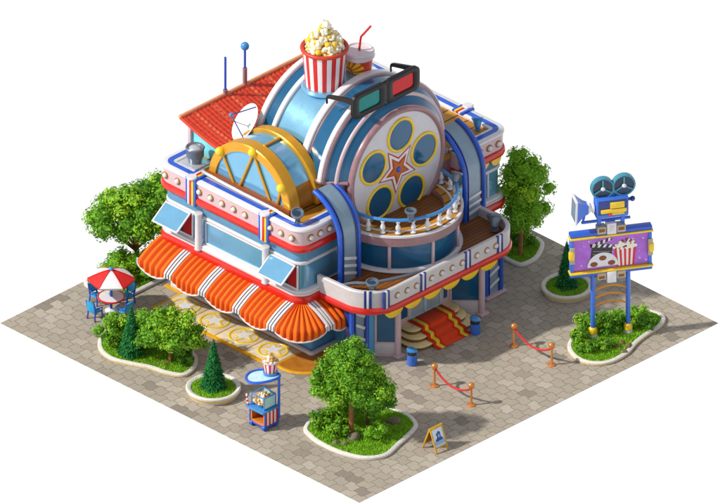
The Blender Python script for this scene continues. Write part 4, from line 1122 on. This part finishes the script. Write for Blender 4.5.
for t in (20, 90, 160):
    c_ = (rc[0]+.34*math.cos(R(t)), rc[1]+.34*math.sin(R(t))); flat([(c_[0]+.135*math.cos(2*PI*k/20), c_[1]+.10*math.sin(2*PI*k/20)) for k in range(20)], -.081, 'reel_brown', 'printed_reel_hole', th=.003)
mb = bb(); rng = random.Random(8)
for k in range(40):
    x, z = rng.uniform(-1.3, 1.3), rng.uniform(zl+.2, zh-.2); mb.lathe([(0, -.064), (rng.choice((.012, .018, .03)), -.0635)], (x, 0, z), 'y', 8)
mb.build('printed_sparkle', 'lid_plastic', PBD)
# movie camera on the board
zb = zh+.13
for sx in (-.42, .44):
    mb = bb(); mb.box2((sx-.07, -.06, zb), (sx+.07, .06, zb+.62), .02); mb.build('camera_strut', 'camera_blue', BB)
mb = bb(); mb.box2((-1.06, -.05, zb+.33), (.72, .05, zb+.42), .02); mb.build('camera_rail', 'blue_enamel', BB)
mb = bb(); mb.cyl((-1.0, 0, zb+.42), (-.95, 0, zb+.62), .045, seg=8); mb.build('lens_prop', 'blue_enamel', BB)
mb = bb(); mb.box2((-.58, -.24, zb+.55), (.62, .24, zb+1.38), .08); CB = mb.build('camera_body', 'camera_blue', BB)
mb = bb(); mb.box2((-.50, -.262, zb+.72), (.56, -.245, zb+1.28), .01); mb.build('body_panel', 'navy_enamel', CB)
mb = bb(); mb.box2((-.08, -.32, zb+.98), (.44, -.263, zb+1.22), .02); mb.box2((-.42, -.33, zb+.80), (.52, -.263, zb+.96), .03); mb.box2((-.05, -.32, zb+.72), (.44, -.263, zb+.795), .02); mb.build('yellow_gate', 'yellow_enamel', CB)
mb = bb(); mb.sphere((-.08, -.33, zb+.74), .06); mb.build('red_button', 'red_enamel', CB)
mb = bb(); mb.cyl((.62, 0, zb+1.12), (.74, 0, zb+1.12), .06, seg=10); mb.sphere((.80, 0, zb+1.12), .10); mb.build('crank_knob', 'navy_enamel', CB)
for x, z in ((-.30, zb+1.71), (.47, zb+1.75)):
    mb = bb(); rows = []
    for k in range(36):
        t = 2*PI*k/36; rows.append([(x+r*math.cos(t), y, z+r*math.sin(t)) for r, y in ((.36, -.10), (.40, -.12), (.43, -.09), (.43, .09), (.40, .12), (.36, .10))])
    mb.loft(rows, closed_u=True); rl = mb.build('camera_reel', 'teal_rim', BB)
    mb = bb(); mb.lathe([(0, -.08), (.375, -.07), (.375, .07), (0, .08)], (x, 0, z), 'y', 30); mb.build('reel_disc', 'dark_slate_blue', rl)
    for t in (90, 210, 330):
        mb = bb(); mb.cyl((x, -.10, z), (x+.35*math.cos(R(t)), -.10, z+.35*math.sin(R(t))), .035, seg=8); mb.build('spoke', 'teal_rim', rl)
    mb = bb(); mb.sphere((x, -.11, z), .085, sc=(1, .7, 1)); mb.build('reel_hub', 'foot_white', rl)
mb = bb(); mb.lathe([(.14, -.60), (.2, -.62), (.2, -.68), (.16, -.70), (.16, -.76), (.21, -.78), (.21, -.84), (.15, -.86)], (0, 0, zb+.96), 'x', 20); mb.build('lens_barrel', 'foot_white', BB)
mb = bb(); rows = []
for x, w, h in ((-.84, .17, .17), (-.98, .20, .22), (-1.14, .27, .33), (-1.28, .35, .44)):
    rows.append([(x+.10*(1 if b > 0 else -1)*(w-.17), a*w, zb+.96+b*h) for a, b in ((-1, -1), (1, -1), (1, 1), (-1, 1))])
mb.loft(rows); HD = mb.build('lens_hood', 'camera_blue', BB)
mb = bb(); q = rows[-1]
mb.loft([[(p[0]-.005, p[1]*1.06, zb+.96+(p[2]-zb-.96)*1.05) for p in q], [(p[0]-.06, p[1]*1.06, zb+.96+(p[2]-zb-.96)*1.05) for p in q]]); mb.build('hood_rim', 'foot_white', HD)
mb = bb(); mb.loft([[(p[0]-.062, p[1]*.8, zb+.96+(p[2]-zb-.96)*.82) for p in q], [(p[0]-.07, p[1]*.8, zb+.96+(p[2]-zb-.96)*.82) for p in q]]); mb.build('hood_glass', 'strip_glass', HD)
# ------------------------------------------------------------------ planting
def ccw(p):
    a = sum(p[i][0]*p[(i+1) % len(p)][1]-p[(i+1) % len(p)][0]*p[i][1] for i in range(len(p)))
    return p if a > 0 else p[::-1]
def inside(x, y, P):
    c = False; j = len(P)-1
    for i in range(len(P)):
        (xi, yi), (xj, yj) = P[i], P[j]
        if (yi > y) != (yj > y) and x < (xj-xi)*(y-yi)/(yj-yi)+xi: c = not c
        j = i
    return c
def inset(P, d):
    out = []; n = len(P)
    for i in range(n):
        a, b = Vector(P[i-1]), Vector(P[(i+1) % n]); t = (b-a).normalized(); nn = Vector((t.y, -t.x))
        out.append((P[i][0]-nn.x*d, P[i][1]-nn.y*d))
    return out
LAWNS = []
def bed(pix, label, mats=('kerb_stone', 'kerb_cream'), w=.15, h=.13, n=8, world=False):
    P = ccw(spline([p if world else g(*p) for p in pix], n))
    cx = sum(p[0] for p in P)/len(P); cy = sum(p[1] for p in P)/len(P)
    o = thing('garden_bed', label, 'garden bed', (cx, cy, 0))
    mb = MB(); mb.sweep(P, [(-w, .002), (.0, .002), (.02, .03), (.015, h-.03), (-.03, h), (-w+.03, h), (-w, h-.03)], closed=True, mfun=lambda i, j: 1 if j in (1, 2) else 0); mb.build('kerb', list(mats), o)
    I = inset(P, w*.9); mb = MB(); mb.prism(I, .01, h-.035); mb.build('lawn', 'lawn', o)
    LAWNS.append((inset(P, w*1.15), h-.04)); return P
bed([(98, 346), (102, 355), (113, 362), (130, 366), (150, 370), (165, 375), (183, 377.5), (194, 371), (197.5, 362), (192, 353), (178, 345), (158, 334), (136, 324), (114, 327), (102, 336)],
    'kidney shaped garden bed with a broad tree and a conifer, near the cafe table')
bed([(304, 430), (309, 438), (320, 446), (340, 455), (364, 460.5), (386, 457.5), (400, 446), (415, 432), (417, 425), (408, 416), (388, 409), (362, 405), (336, 407), (315, 417)],
    'garden bed with a tall tree and rocks at the front corner of the paving', ('kerb_stone', 'kerb_stone'))
bed([(568, 346), (571, 356), (583, 364), (600, 366), (614, 363), (628, 355), (637, 345), (647, 337), (661, 328), (665, 320), (658, 314), (645, 312), (622, 315), (598, 323), (577, 335)],
    'garden bed with low shrubs around the billboard posts')
bed([(497, 255), (508, 262.5), (520, 267), (531, 264), (539, 258), (543.5, 249), (543, 244), (535, 237.5), (520, 230), (500, 220), (480, 226), (484, 243)],
    'garden bed with a single tall tree behind the right side of the cinema', ('kerb_stone', 'kerb_stone'))
bed([(-8.93, -4.9), (-7.3, -4.9), (-7.05, -4.6), (-7.05, -2), (-7.05, 2), (-7.05, 6.5), (-8.93, 6.5), (-8.95, 2), (-8.95, -2)], 'long garden bed with a spreading tree behind the left side of the cinema', ('kerb_stone', 'kerb_stone'), n=5, world=True)

def leaf_mesh(name, blobs, dens, size, mats, parent, seed, vol=.16, jit=.5, up=.25, squash=1.0):
    rng = random.Random(seed); V = []; F = []; MI = []
    off = Vector((0, 0, 0)); q = parent
    while q is not None: off += q.location; q = q.parent
    for (cx, cy, cz, rx, ry, rz) in blobs:
        n = int(dens*1.9*(rx*ry*rz)**(2/3)); tone = rng.random()
        for _ in range(n):
            d = Vector((rng.gauss(0, 1), rng.gauss(0, 1), rng.gauss(0, 1))).normalized()
            f = rng.uniform(.35, .9) if rng.random() < vol else rng.uniform(.82, 1.10)
            p = Vector((cx+d.x*rx*f, cy+d.y*ry*f, cz+d.z*rz*f))
            if p.z < .06: continue
            nn = (d+Vector((rng.uniform(-1, 1), rng.uniform(-1, 1), rng.uniform(-1, 1)))*jit+Vector((0, 0, up))).normalized()
            a = nn.cross(Vector((rng.uniform(-1, 1), rng.uniform(-1, 1), rng.uniform(-1, 1)))).normalized(); b = nn.cross(a)
            s_ = size*.92*rng.uniform(.6, 1.25); w = s_*rng.uniform(.45, .65)
            i0 = len(V)
            V += [p-a*s_*.5-off, p+b*w*.5+nn*s_*.07-off, p+a*s_*.5-off, p-b*w*.5+nn*s_*.07-off]
            F.append((i0, i0+1, i0+2, i0+3))
            t = tone*.75+rng.random()*.45-.1
            MI.append(max(0, min(len(mats)-1, int(t*len(mats)))))
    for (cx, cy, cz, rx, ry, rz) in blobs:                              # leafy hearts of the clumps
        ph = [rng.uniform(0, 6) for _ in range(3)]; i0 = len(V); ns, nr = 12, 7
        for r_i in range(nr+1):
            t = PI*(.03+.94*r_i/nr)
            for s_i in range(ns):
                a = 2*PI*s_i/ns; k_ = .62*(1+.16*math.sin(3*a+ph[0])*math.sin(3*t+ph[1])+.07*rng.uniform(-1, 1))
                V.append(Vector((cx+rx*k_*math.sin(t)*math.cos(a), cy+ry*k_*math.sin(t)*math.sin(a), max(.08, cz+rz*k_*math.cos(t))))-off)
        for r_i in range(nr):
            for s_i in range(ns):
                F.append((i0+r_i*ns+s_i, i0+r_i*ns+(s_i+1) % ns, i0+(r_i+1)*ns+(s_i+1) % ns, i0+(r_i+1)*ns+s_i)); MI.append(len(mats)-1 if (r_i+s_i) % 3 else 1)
    me = bpy.data.meshes.new(name); me.from_pydata(V, [], F)
    for k in mats: me.materials.append(MT[k])
    me.polygons.foreach_set('material_index', MI)
    o = bpy.data.objects.new(name, me); COL.objects.link(o); o.parent = parent
    return o
def blobs_in(c, r, n, br, seed, core=True, flat=.0):
    rng = random.Random(seed); out = []
    if core: out.append((c[0], c[1], c[2], r[0]*.62, r[1]*.62, r[2]*.62))
    ga = PI*(3-math.sqrt(5))
    for k in range(n):
        z = 1-2*(k+.5)/n; q = math.sqrt(max(0, 1-z*z)); a = ga*k+seed
        f = rng.uniform(.62, .86); b = br*rng.uniform(.55, 1.3)
        out.append((c[0]+r[0]*f*q*math.cos(a)+rng.uniform(-.05, .05), c[1]+r[1]*f*q*math.sin(a), c[2]+r[2]*f*z*(1 if z > 0 else 1-flat), b, b, b*.82))
    return out
LB = ('leaf_bright', 'leaf_mid', 'leaf_mid'); LM = ('leaf_bright', 'leaf_mid', 'leaf_deep'); LD = ('leaf_mid', 'leaf_deep', 'leaf_deep'); LO = ('leaf_olive', 'leaf_mid', 'leaf_deep')
def tree(base, label, crown, trunk_r, limbs, mats, seed, nb=22, br=.42, dens=900, size=.13, extra=(), bark='bark', group='broadleaf trees', fork=.5, vol=.25):
    bx, by = base
    o = thing('broadleaf_tree', label, 'tree', (bx, by, .08), group)
    bl = []
    for i, (c, r, n) in enumerate(crown): bl += blobs_in((bx+c[0], by+c[1], c[2]), r, n, br, seed+i)
    bl += [(bx+e[0], by+e[1], e[2], e[3], e[3], e[3]*.85) for e in extra]
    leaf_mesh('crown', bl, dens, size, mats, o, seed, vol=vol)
    c, r, _ = crown[0]; rng = random.Random(seed+50)
    mb = MB()
    zf = (c[2]-r[2])*fork+.1; top = c[2]+r[2]*.3
    mb.tube([(bx, by, .02), (bx+.01, by, .12), (bx+c[0]*.2+.02, by+c[1]*.2, zf), (bx+c[0]*.7, by+c[1]*.7, c[2]-r[2]*.3), (bx+c[0], by+c[1], top)], [trunk_r*1.7, trunk_r*1.15, trunk_r, trunk_r*.6, trunk_r*.2], 10)
    for k in range(limbs):
        a = 2*PI*k/limbs+seed; e = Vector((bx+c[0]+r[0]*.7*math.cos(a), by+c[1]+r[1]*.7*math.sin(a), c[2]+r[2]*rng.uniform(-.4, .3)))
        s_ = Vector((bx+c[0]*.2, by+c[1]*.2, zf+rng.uniform(-.05, .35)))
        m = s_.lerp(e, .5)+Vector((0, 0, -.05)); mb.tube([s_, m, e], [trunk_r*.62, trunk_r*.4, trunk_r*.12], 7)
    mb.build('trunk', bark, o); return o
def shrub(base, label, r, h, mats, seed, n=9, dens=1000, size=.11, group='low shrubs', name='shrub'):
    bx, by = base; o = thing(name, label, 'shrub', (bx, by, .08), group)
    bl = blobs_in((bx, by, .1+h*.5), (r, r, h*.52), n, r*.46, seed)
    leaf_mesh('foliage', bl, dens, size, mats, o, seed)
    mb = MB()
    for k in range(4):
        a = 2*PI*k/4+seed; mb.tube([(bx, by, .05), (bx+r*.25*math.cos(a), by+r*.25*math.sin(a), .1+h*.35), (bx+r*.5*math.cos(a), by+r*.5*math.sin(a), .1+h*.65)], [.035, .025, .01], 6)
    mb.build('stems', 'bark_dark', o); return o
def conifer(base, label, r, h, seed, z0=.1, group='clipped conifers'):
    bx, by = base; o = thing('conifer', label, 'conifer', (bx, by, z0), group); rng = random.Random(seed)
    V = []; F = []; MI = []; N = int(3600*r*h/.8)
    off = Vector((bx, by, z0)); mats = ('needle_light', 'needle', 'needle_dark')
    tiers = max(9, int(h*6))
    for k in range(N):
        t = 1-math.sqrt(rng.random()); t = min(.995, t)
        a = rng.uniform(0, 2*PI); ph = (t*tiers+.35*math.sin(a*3+seed)) % 1.0
        rad = r*(1-t)**.92*(1.06-.26*ph)*(1+.10*math.sin(a*5+int(t*tiers)*1.7))
        f = rng.uniform(.72, 1.05)
        p = Vector((rad*f*math.cos(a), rad*f*math.sin(a), .08+(h-.08)*t))
        dr = Vector((math.cos(a), math.sin(a), -.55+rng.uniform(-.35, .5))).normalized()
        sd = dr.cross(Vector((rng.uniform(-.4, .4), rng.uniform(-.4, .4), 1))).normalized(); nn = sd.cross(dr)
        L = rng.uniform(.10, .17)*(.6+.4*(1-t)); w = L*.34; i0 = len(V)
        V += [p-dr*L*.5, p+sd*w*.5, p+dr*L*.5, p-sd*w*.5]; F.append((i0, i0+1, i0+2, i0+3)); MI.append(rng.choice((0, 1, 1, 2)))
    me = bpy.data.meshes.new('foliage'); me.from_pydata(V, [], F)
    for k in mats: me.materials.append(MT[k])
    me.polygons.foreach_set('material_index', MI)
    f = bpy.data.objects.new('foliage', me); COL.objects.link(f); f.parent = o
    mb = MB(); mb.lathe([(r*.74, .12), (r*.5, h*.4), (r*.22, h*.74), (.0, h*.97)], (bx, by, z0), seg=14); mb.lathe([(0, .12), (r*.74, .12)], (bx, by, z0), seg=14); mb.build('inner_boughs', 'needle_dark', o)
    mb = MB(); mb.cyl((bx, by, z0-.02), (bx, by, z0+.2), .06, seg=8); mb.build('trunk', 'bark_dark', o); return o
def rock(base, label, s, seed, mat='rock', group='garden rocks'):
    rng = random.Random(seed); b2 = bmesh.new(); bmesh.ops.create_icosphere(b2, subdivisions=3, radius=1)
    ph = [rng.uniform(0, 6) for _ in range(6)]; fl = []
    for k in range(6): fl.append(Vector((rng.gauss(0, 1), rng.gauss(0, 1), rng.gauss(0, .8))).normalized())
    for v in b2.verts:
        d = v.co.normalized(); k = 1+.10*math.sin(3*d.x+ph[0])+.10*math.sin(4*d.y+ph[1])+.05*math.sin(9*d.z+ph[2])*math.sin(7*d.x+ph[3])
        for q in fl: k = min(k, .84/max(.3, d.dot(q)+.0001) if d.dot(q) > .6 else k)
        v.co = Vector((d.x*s[0]*k, d.y*s[1]*k, max(-.3, d.z)*s[2]*k))
    for f in b2.faces: f.smooth = True
    me = bpy.data.meshes.new('rock'); b2.to_mesh(me); b2.free(); me.materials.append(MT[mat]); me.set_sharp_from_angle(angle=R(30))
    o = bpy.data.objects.new('rock', me); COL.objects.link(o); o.location = (base[0], base[1], .10+s[2]*.2); o.rotation_euler = (0, 0, rng.uniform(0, 6))
    return tag(o, label, 'rock', group)

# left bed
shrub(g(113, 350), 'dense light green bush left of the conifer in the kidney shaped bed', .60, 1.45, LM, 21, n=14)
shrub(g(128, 343), 'dense green bush half hidden behind the conifer in the kidney shaped bed', .48, 1.05, LM, 22, n=12)
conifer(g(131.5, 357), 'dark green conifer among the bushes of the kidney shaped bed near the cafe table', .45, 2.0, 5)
shrub(g(147, 343), 'bright green bush behind the trunk of the broad tree in the kidney shaped bed', .6, 1.15, LB, 23, n=12)
tree(g(170, 364), 'broad low tree with a thin trunk in the kidney shaped bed', [((-.02, .0, 1.42), (1.12, 1.12, .68), 24), ((-.55, -.35, 1.05), (.6, .6, .34), 8)], .06, 7, LM, 31, br=.36, dens=950, extra=((.75, .55, .98, .3), (.95, .75, .9, .22), (-.8, -.7, .85, .26), (.6, .75, 1.3, .34)), fork=.75)
shrub(g(184.5, 367), 'small round dark green bush at the right end of the kidney shaped bed', .36, .66, LD, 24, n=9, dens=1200, size=.09)
rock(g(159, 366), 'small brown stone left of the broad tree trunk in the kidney shaped bed', (.08, .07, .06), 1, 'rock_brown')
rock(g(165, 367.5), 'brown stone right beside the broad tree trunk in the kidney shaped bed', (.10, .09, .08), 2, 'rock_brown')
# planters
def planter(c, label, r):
    o = thing('round_planter', label, 'planter', (c[0], c[1], 0), 'round white planters')
    mb = lat([(r*.86, .002), (r*.91, .002), (r*.955, .10)], (c[0], c[1], 0), seg=64)
    mb.lathe([(r*.955, .10), (r*.99, .175)], (c[0], c[1], 0), seg=64, m=1)
    mb.lathe([(r*.99, .175), (r*1.005, .2), (r*1.0, .26), (r*.96, .295), (r*.88, .285), (r*.82, .25), (r*.81, .18)], (c[0], c[1], 0), seg=64); mb.build('rim', ['kerb_stone', 'yellow_enamel'], o)
    mb = lat([(0, .24), (r*.5, .235), (r*.825, .215)], (c[0], c[1], 0), seg=48); mb.build('lawn', 'lawn', o)
    LAWNS.append(([(c[0]+r*.80*math.cos(2*PI*k/32), c[1]+r*.80*math.sin(2*PI*k/32)) for k in range(32)], .215))
p1 = g(213.5, 393); p2 = g(567, 291.5)
planter(p1, 'round white planter with a yellow stripe, left of the popcorn cart', .98)
planter(p2, 'round white planter with a yellow stripe, behind the billboard', .92)
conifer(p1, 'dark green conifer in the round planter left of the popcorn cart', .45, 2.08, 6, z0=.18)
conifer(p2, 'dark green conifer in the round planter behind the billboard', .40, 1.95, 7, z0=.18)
# front bed
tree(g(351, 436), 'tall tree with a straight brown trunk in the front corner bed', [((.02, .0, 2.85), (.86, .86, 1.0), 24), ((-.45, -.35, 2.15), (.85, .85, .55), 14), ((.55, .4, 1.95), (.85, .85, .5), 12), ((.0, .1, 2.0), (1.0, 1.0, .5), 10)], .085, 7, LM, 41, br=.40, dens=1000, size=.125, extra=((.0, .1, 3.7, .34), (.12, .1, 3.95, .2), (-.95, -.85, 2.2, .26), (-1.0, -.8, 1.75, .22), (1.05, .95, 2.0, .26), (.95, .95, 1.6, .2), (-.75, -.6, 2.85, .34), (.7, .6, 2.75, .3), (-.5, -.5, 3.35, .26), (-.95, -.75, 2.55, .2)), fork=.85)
tree(g(367, 431), 'shorter dark tree behind the tall tree in the front corner bed', [((.05, .15, 1.35), (.78, .78, .62), 16)], .06, 5, LD, 42, br=.34, dens=1000, extra=((.65, .5, 1.25, .28), (.4, .6, 1.5, .3)), bark='bark_dark', fork=.9)
shrub(g(321, 430), 'olive green bush at the left end of the front corner bed', .42, .75, LO, 43)
shrub(g(341, 425), 'tall bright green bush left of the tall tree trunk in the front corner bed', .55, 1.2, LB, 44, n=12)
shrub(g(336, 439), 'front green bush left of the tall tree trunk in the front corner bed', .42, .75, LM, 45)
shrub(g(376, 442), 'small loose bush right of the large rock in the front corner bed', .42, .68, LB, 46, dens=700)
for (u, v, s_, sd, lb) in ((354, 441, (.29, .22, .19), 3, 'largest grey rock at the foot of the tall tree trunk'), (336, 446, (.14, .12, .11), 4, 'small grey rock at the front left of the front corner bed'),
                           (344.5, 447, (.14, .11, .10), 5, 'small grey rock between the largest rock and the left one in the front corner bed'), (394, 424.5, (.25, .2, .17), 6, 'large grey rock at the right rim of the front corner bed'),
                           (379, 428, (.12, .11, .10), 7, 'small grey rock right of the dark tree trunk in the front corner bed'), (386, 428.5, (.09, .08, .08), 8, 'tiny grey rock beside the large rock at the right rim of the front corner bed')):
    rock(g(u, v), lb, s_, sd)
# billboard bed
for k, (u, v, r, h, m, lb) in enumerate(((579, 343, .38, .42, LM, 'low green shrub at the left tip of the billboard bed'), (609, 334, .52, .8, LO, 'largest green shrub between the two billboard posts'),
        (588, 331, .5, .62, LM, 'green shrub behind the left billboard post'), (601, 351, .38, .34, LO, 'low shrub in front of the left billboard post'), (586, 353, .34, .32, LM, 'smallest low shrub at the front left kerb of the billboard bed'),
        (618, 325, .40, .5, LB, 'bright shrub left of the right billboard post'), (637, 326, .46, .66, LB, 'bright green shrub right behind the right billboard post'), (646, 330, .42, .55, LD, 'dark green shrub at the right end of the billboard bed'))):
    shrub(g(u, v), lb, r, h, m, 60+k, n=9)
for k, (u, v, s_, lb) in enumerate(((617, 349, (.15, .1, .08), 'flat brown stone at the left of the billboard bed stones'), (622, 345.5, (.14, .1, .08), 'brown stone at the back of the billboard bed stones'), (628.5, 349, (.17, .12, .09), 'brown stone nearest to the right kerb of the billboard bed'), (624, 354.5, (.15, .11, .08), 'olive stone at the front of the billboard bed stones'))):
    rock(g(u, v), lb, s_, 70+k, 'rock_brown' if k < 3 else 'rock')
# back left
tree((-8.55, -2.62), 'spreading tree with several stems behind the left end of the cinema', [((.0, -.2, 2.2), (1.65, 1.75, .85), 34), ((.0, 1.3, 1.95), (1.1, 1.1, .85), 18)], .09, 9, LM, 81, nb=30, br=.46, dens=800, size=.14, extra=((-.7, -1.5, 2.25, .40), (-.3, -1.4, 1.7, .36), (-.1, -.3, 2.9, .46)), fork=.35, vol=.3)
shrub((-8.0, -4.1), 'bright bush behind the parasol in the long back bed', .62, .75, LB, 82, n=11)
shrub((-7.75, -3.1), 'bright bush below the spreading tree in the long back bed, by the awning', .66, .85, LB, 83, n=12)
shrub((-8.5, -3.4), 'green bush at the outer paving edge below the spreading tree', .55, .6, LM, 84, n=11)
# right back
tree(g(520, 257), 'tall oval tree behind the right side of the cinema', [((.0, .15, 3.05), (.76, .76, 1.1), 17), ((.12, .1, 1.85), (.66, .66, .45), 9)], .08, 6, LB, 91, br=.40, dens=950, size=.13, extra=((-.15, .0, 4.05, .40), (.55, .5, 3.55, .34), (.75, .7, 2.85, .3), (.6, .65, 2.0, .32), (-.5, -.5, 2.3, .3), (.1, .1, 4.3, .22), (.45, .4, 1.45, .24)), fork=.8)
shrub(g(505, 245), 'green bush left of the tall oval tree behind the cinema', .5, .9, LM, 92)
shrub(g(523, 246), 'leafy bush behind the trunk of the tall oval tree', .42, .7, LO, 93)

# grass
rng = random.Random(77); V = []; F = []
for P, z in LAWNS:
    xs_ = [p[0] for p in P]; ys_ = [p[1] for p in P]; A = abs(sum(P[i-1][0]*P[i][1]-P[i][0]*P[i-1][1] for i in range(len(P))))/2
    n = int(A*900); k = 0; tries = 0
    while k < n and tries < n*6:
        tries += 1
        x, y = rng.uniform(min(xs_), max(xs_)), rng.uniform(min(ys_), max(ys_))
        if not inside(x, y, P): continue
        k += 1; a = rng.uniform(0, PI); w = .018; h = rng.uniform(.05, .11); l = rng.uniform(-.05, .05); l2 = rng.uniform(-.05, .05); i0 = len(V)
        V += [(x-w*math.cos(a), y-w*math.sin(a), z), (x+w*math.cos(a), y+w*math.sin(a), z), (x+l, y+l2, z+h)]; F.append((i0, i0+1, i0+2))
me = bpy.data.meshes.new('grass'); me.from_pydata(V, [], F); me.materials.append(MT['grass_blade'])
o = bpy.data.objects.new('grass', me); COL.objects.link(o); tag(o, 'short bright green grass in the garden beds and planters', 'grass', kind='stuff')

# ------------------------------------------------------------------ light, sky, camera
sd = Vector((.62, 1.0, -1.0)).normalized()
L = bpy.data.lights.new('sun', 'SUN'); L.energy = 3.7; L.angle = R(2.0); L.color = (1, .955, .88)
so = bpy.data.objects.new('sun', L); COL.objects.link(so); so.rotation_euler = sd.to_track_quat('-Z', 'Y').to_euler(); so.location = (-8, -14, 20)
W = bpy.data.worlds.new('World'); SC.world = W; W.use_nodes = True
nt = W.node_tree; bg = nt.nodes['Background']
sky = nt.nodes.new('ShaderNodeTexSky'); sky.sky_type = 'NISHITA'; sky.sun_disc = False
sky.sun_elevation = math.asin(-sd.z); sky.sun_rotation = math.atan2(-sd.x, -sd.y)
tc = nt.nodes.new('ShaderNodeTexCoord'); sp = nt.nodes.new('ShaderNodeSeparateXYZ'); nt.links.new(tc.outputs['Generated'], sp.inputs[0])
mp = nt.nodes.new('ShaderNodeMapRange'); mp.inputs['From Min'].default_value = -.10; mp.inputs['From Max'].default_value = .06; mp.clamp = True
nt.links.new(sp.outputs[2], mp.inputs['Value'])
mx = nt.nodes.new('ShaderNodeMix'); mx.data_type = 'RGBA'
nt.links.new(mp.outputs['Result'], mx.inputs['Factor']); mx.inputs['A'].default_value = (11, 11, 11, 1)
sky_fill = nt.nodes.new('ShaderNodeMix'); sky_fill.data_type = 'RGBA'; sky_fill.inputs['Factor'].default_value = .5    # near-white added to the sky to lift the shade
nt.links.new(sky.outputs['Color'], sky_fill.inputs['A']); sky_fill.inputs['B'].default_value = (7.5, 7.2, 6.8, 1)
nt.links.new(sky_fill.outputs['Result'], mx.inputs['B']); nt.links.new(mx.outputs['Result'], bg.inputs['Color']); bg.inputs['Strength'].default_value = .1
cam = bpy.data.cameras.new('camera'); cam.type = 'ORTHO'; cam.ortho_scale = 720/(20*math.sqrt(2)); cam.clip_end = 300; cam.clip_start = .1
co = bpy.data.objects.new('camera', cam); COL.objects.link(co)
el = R(30); d = Vector((math.cos(el)/math.sqrt(2), -math.cos(el)/math.sqrt(2), math.sin(el)))
t0 = Vector((*g(360, 252), 0)); co.location = t0+d*60; co.rotation_euler = (-d).to_track_quat('-Z', 'Y').to_euler()
SC.camera = co
SC.view_settings.view_transform = 'Standard'; SC.view_settings.look = 'None'; SC.view_settings.gamma = 1; SC.view_settings.exposure = 0
SC.view_settings.use_curve_mapping = False
SC.render.engine = 'CYCLES'; SC.cycles.max_bounces = 6; SC.cycles.use_denoising = True
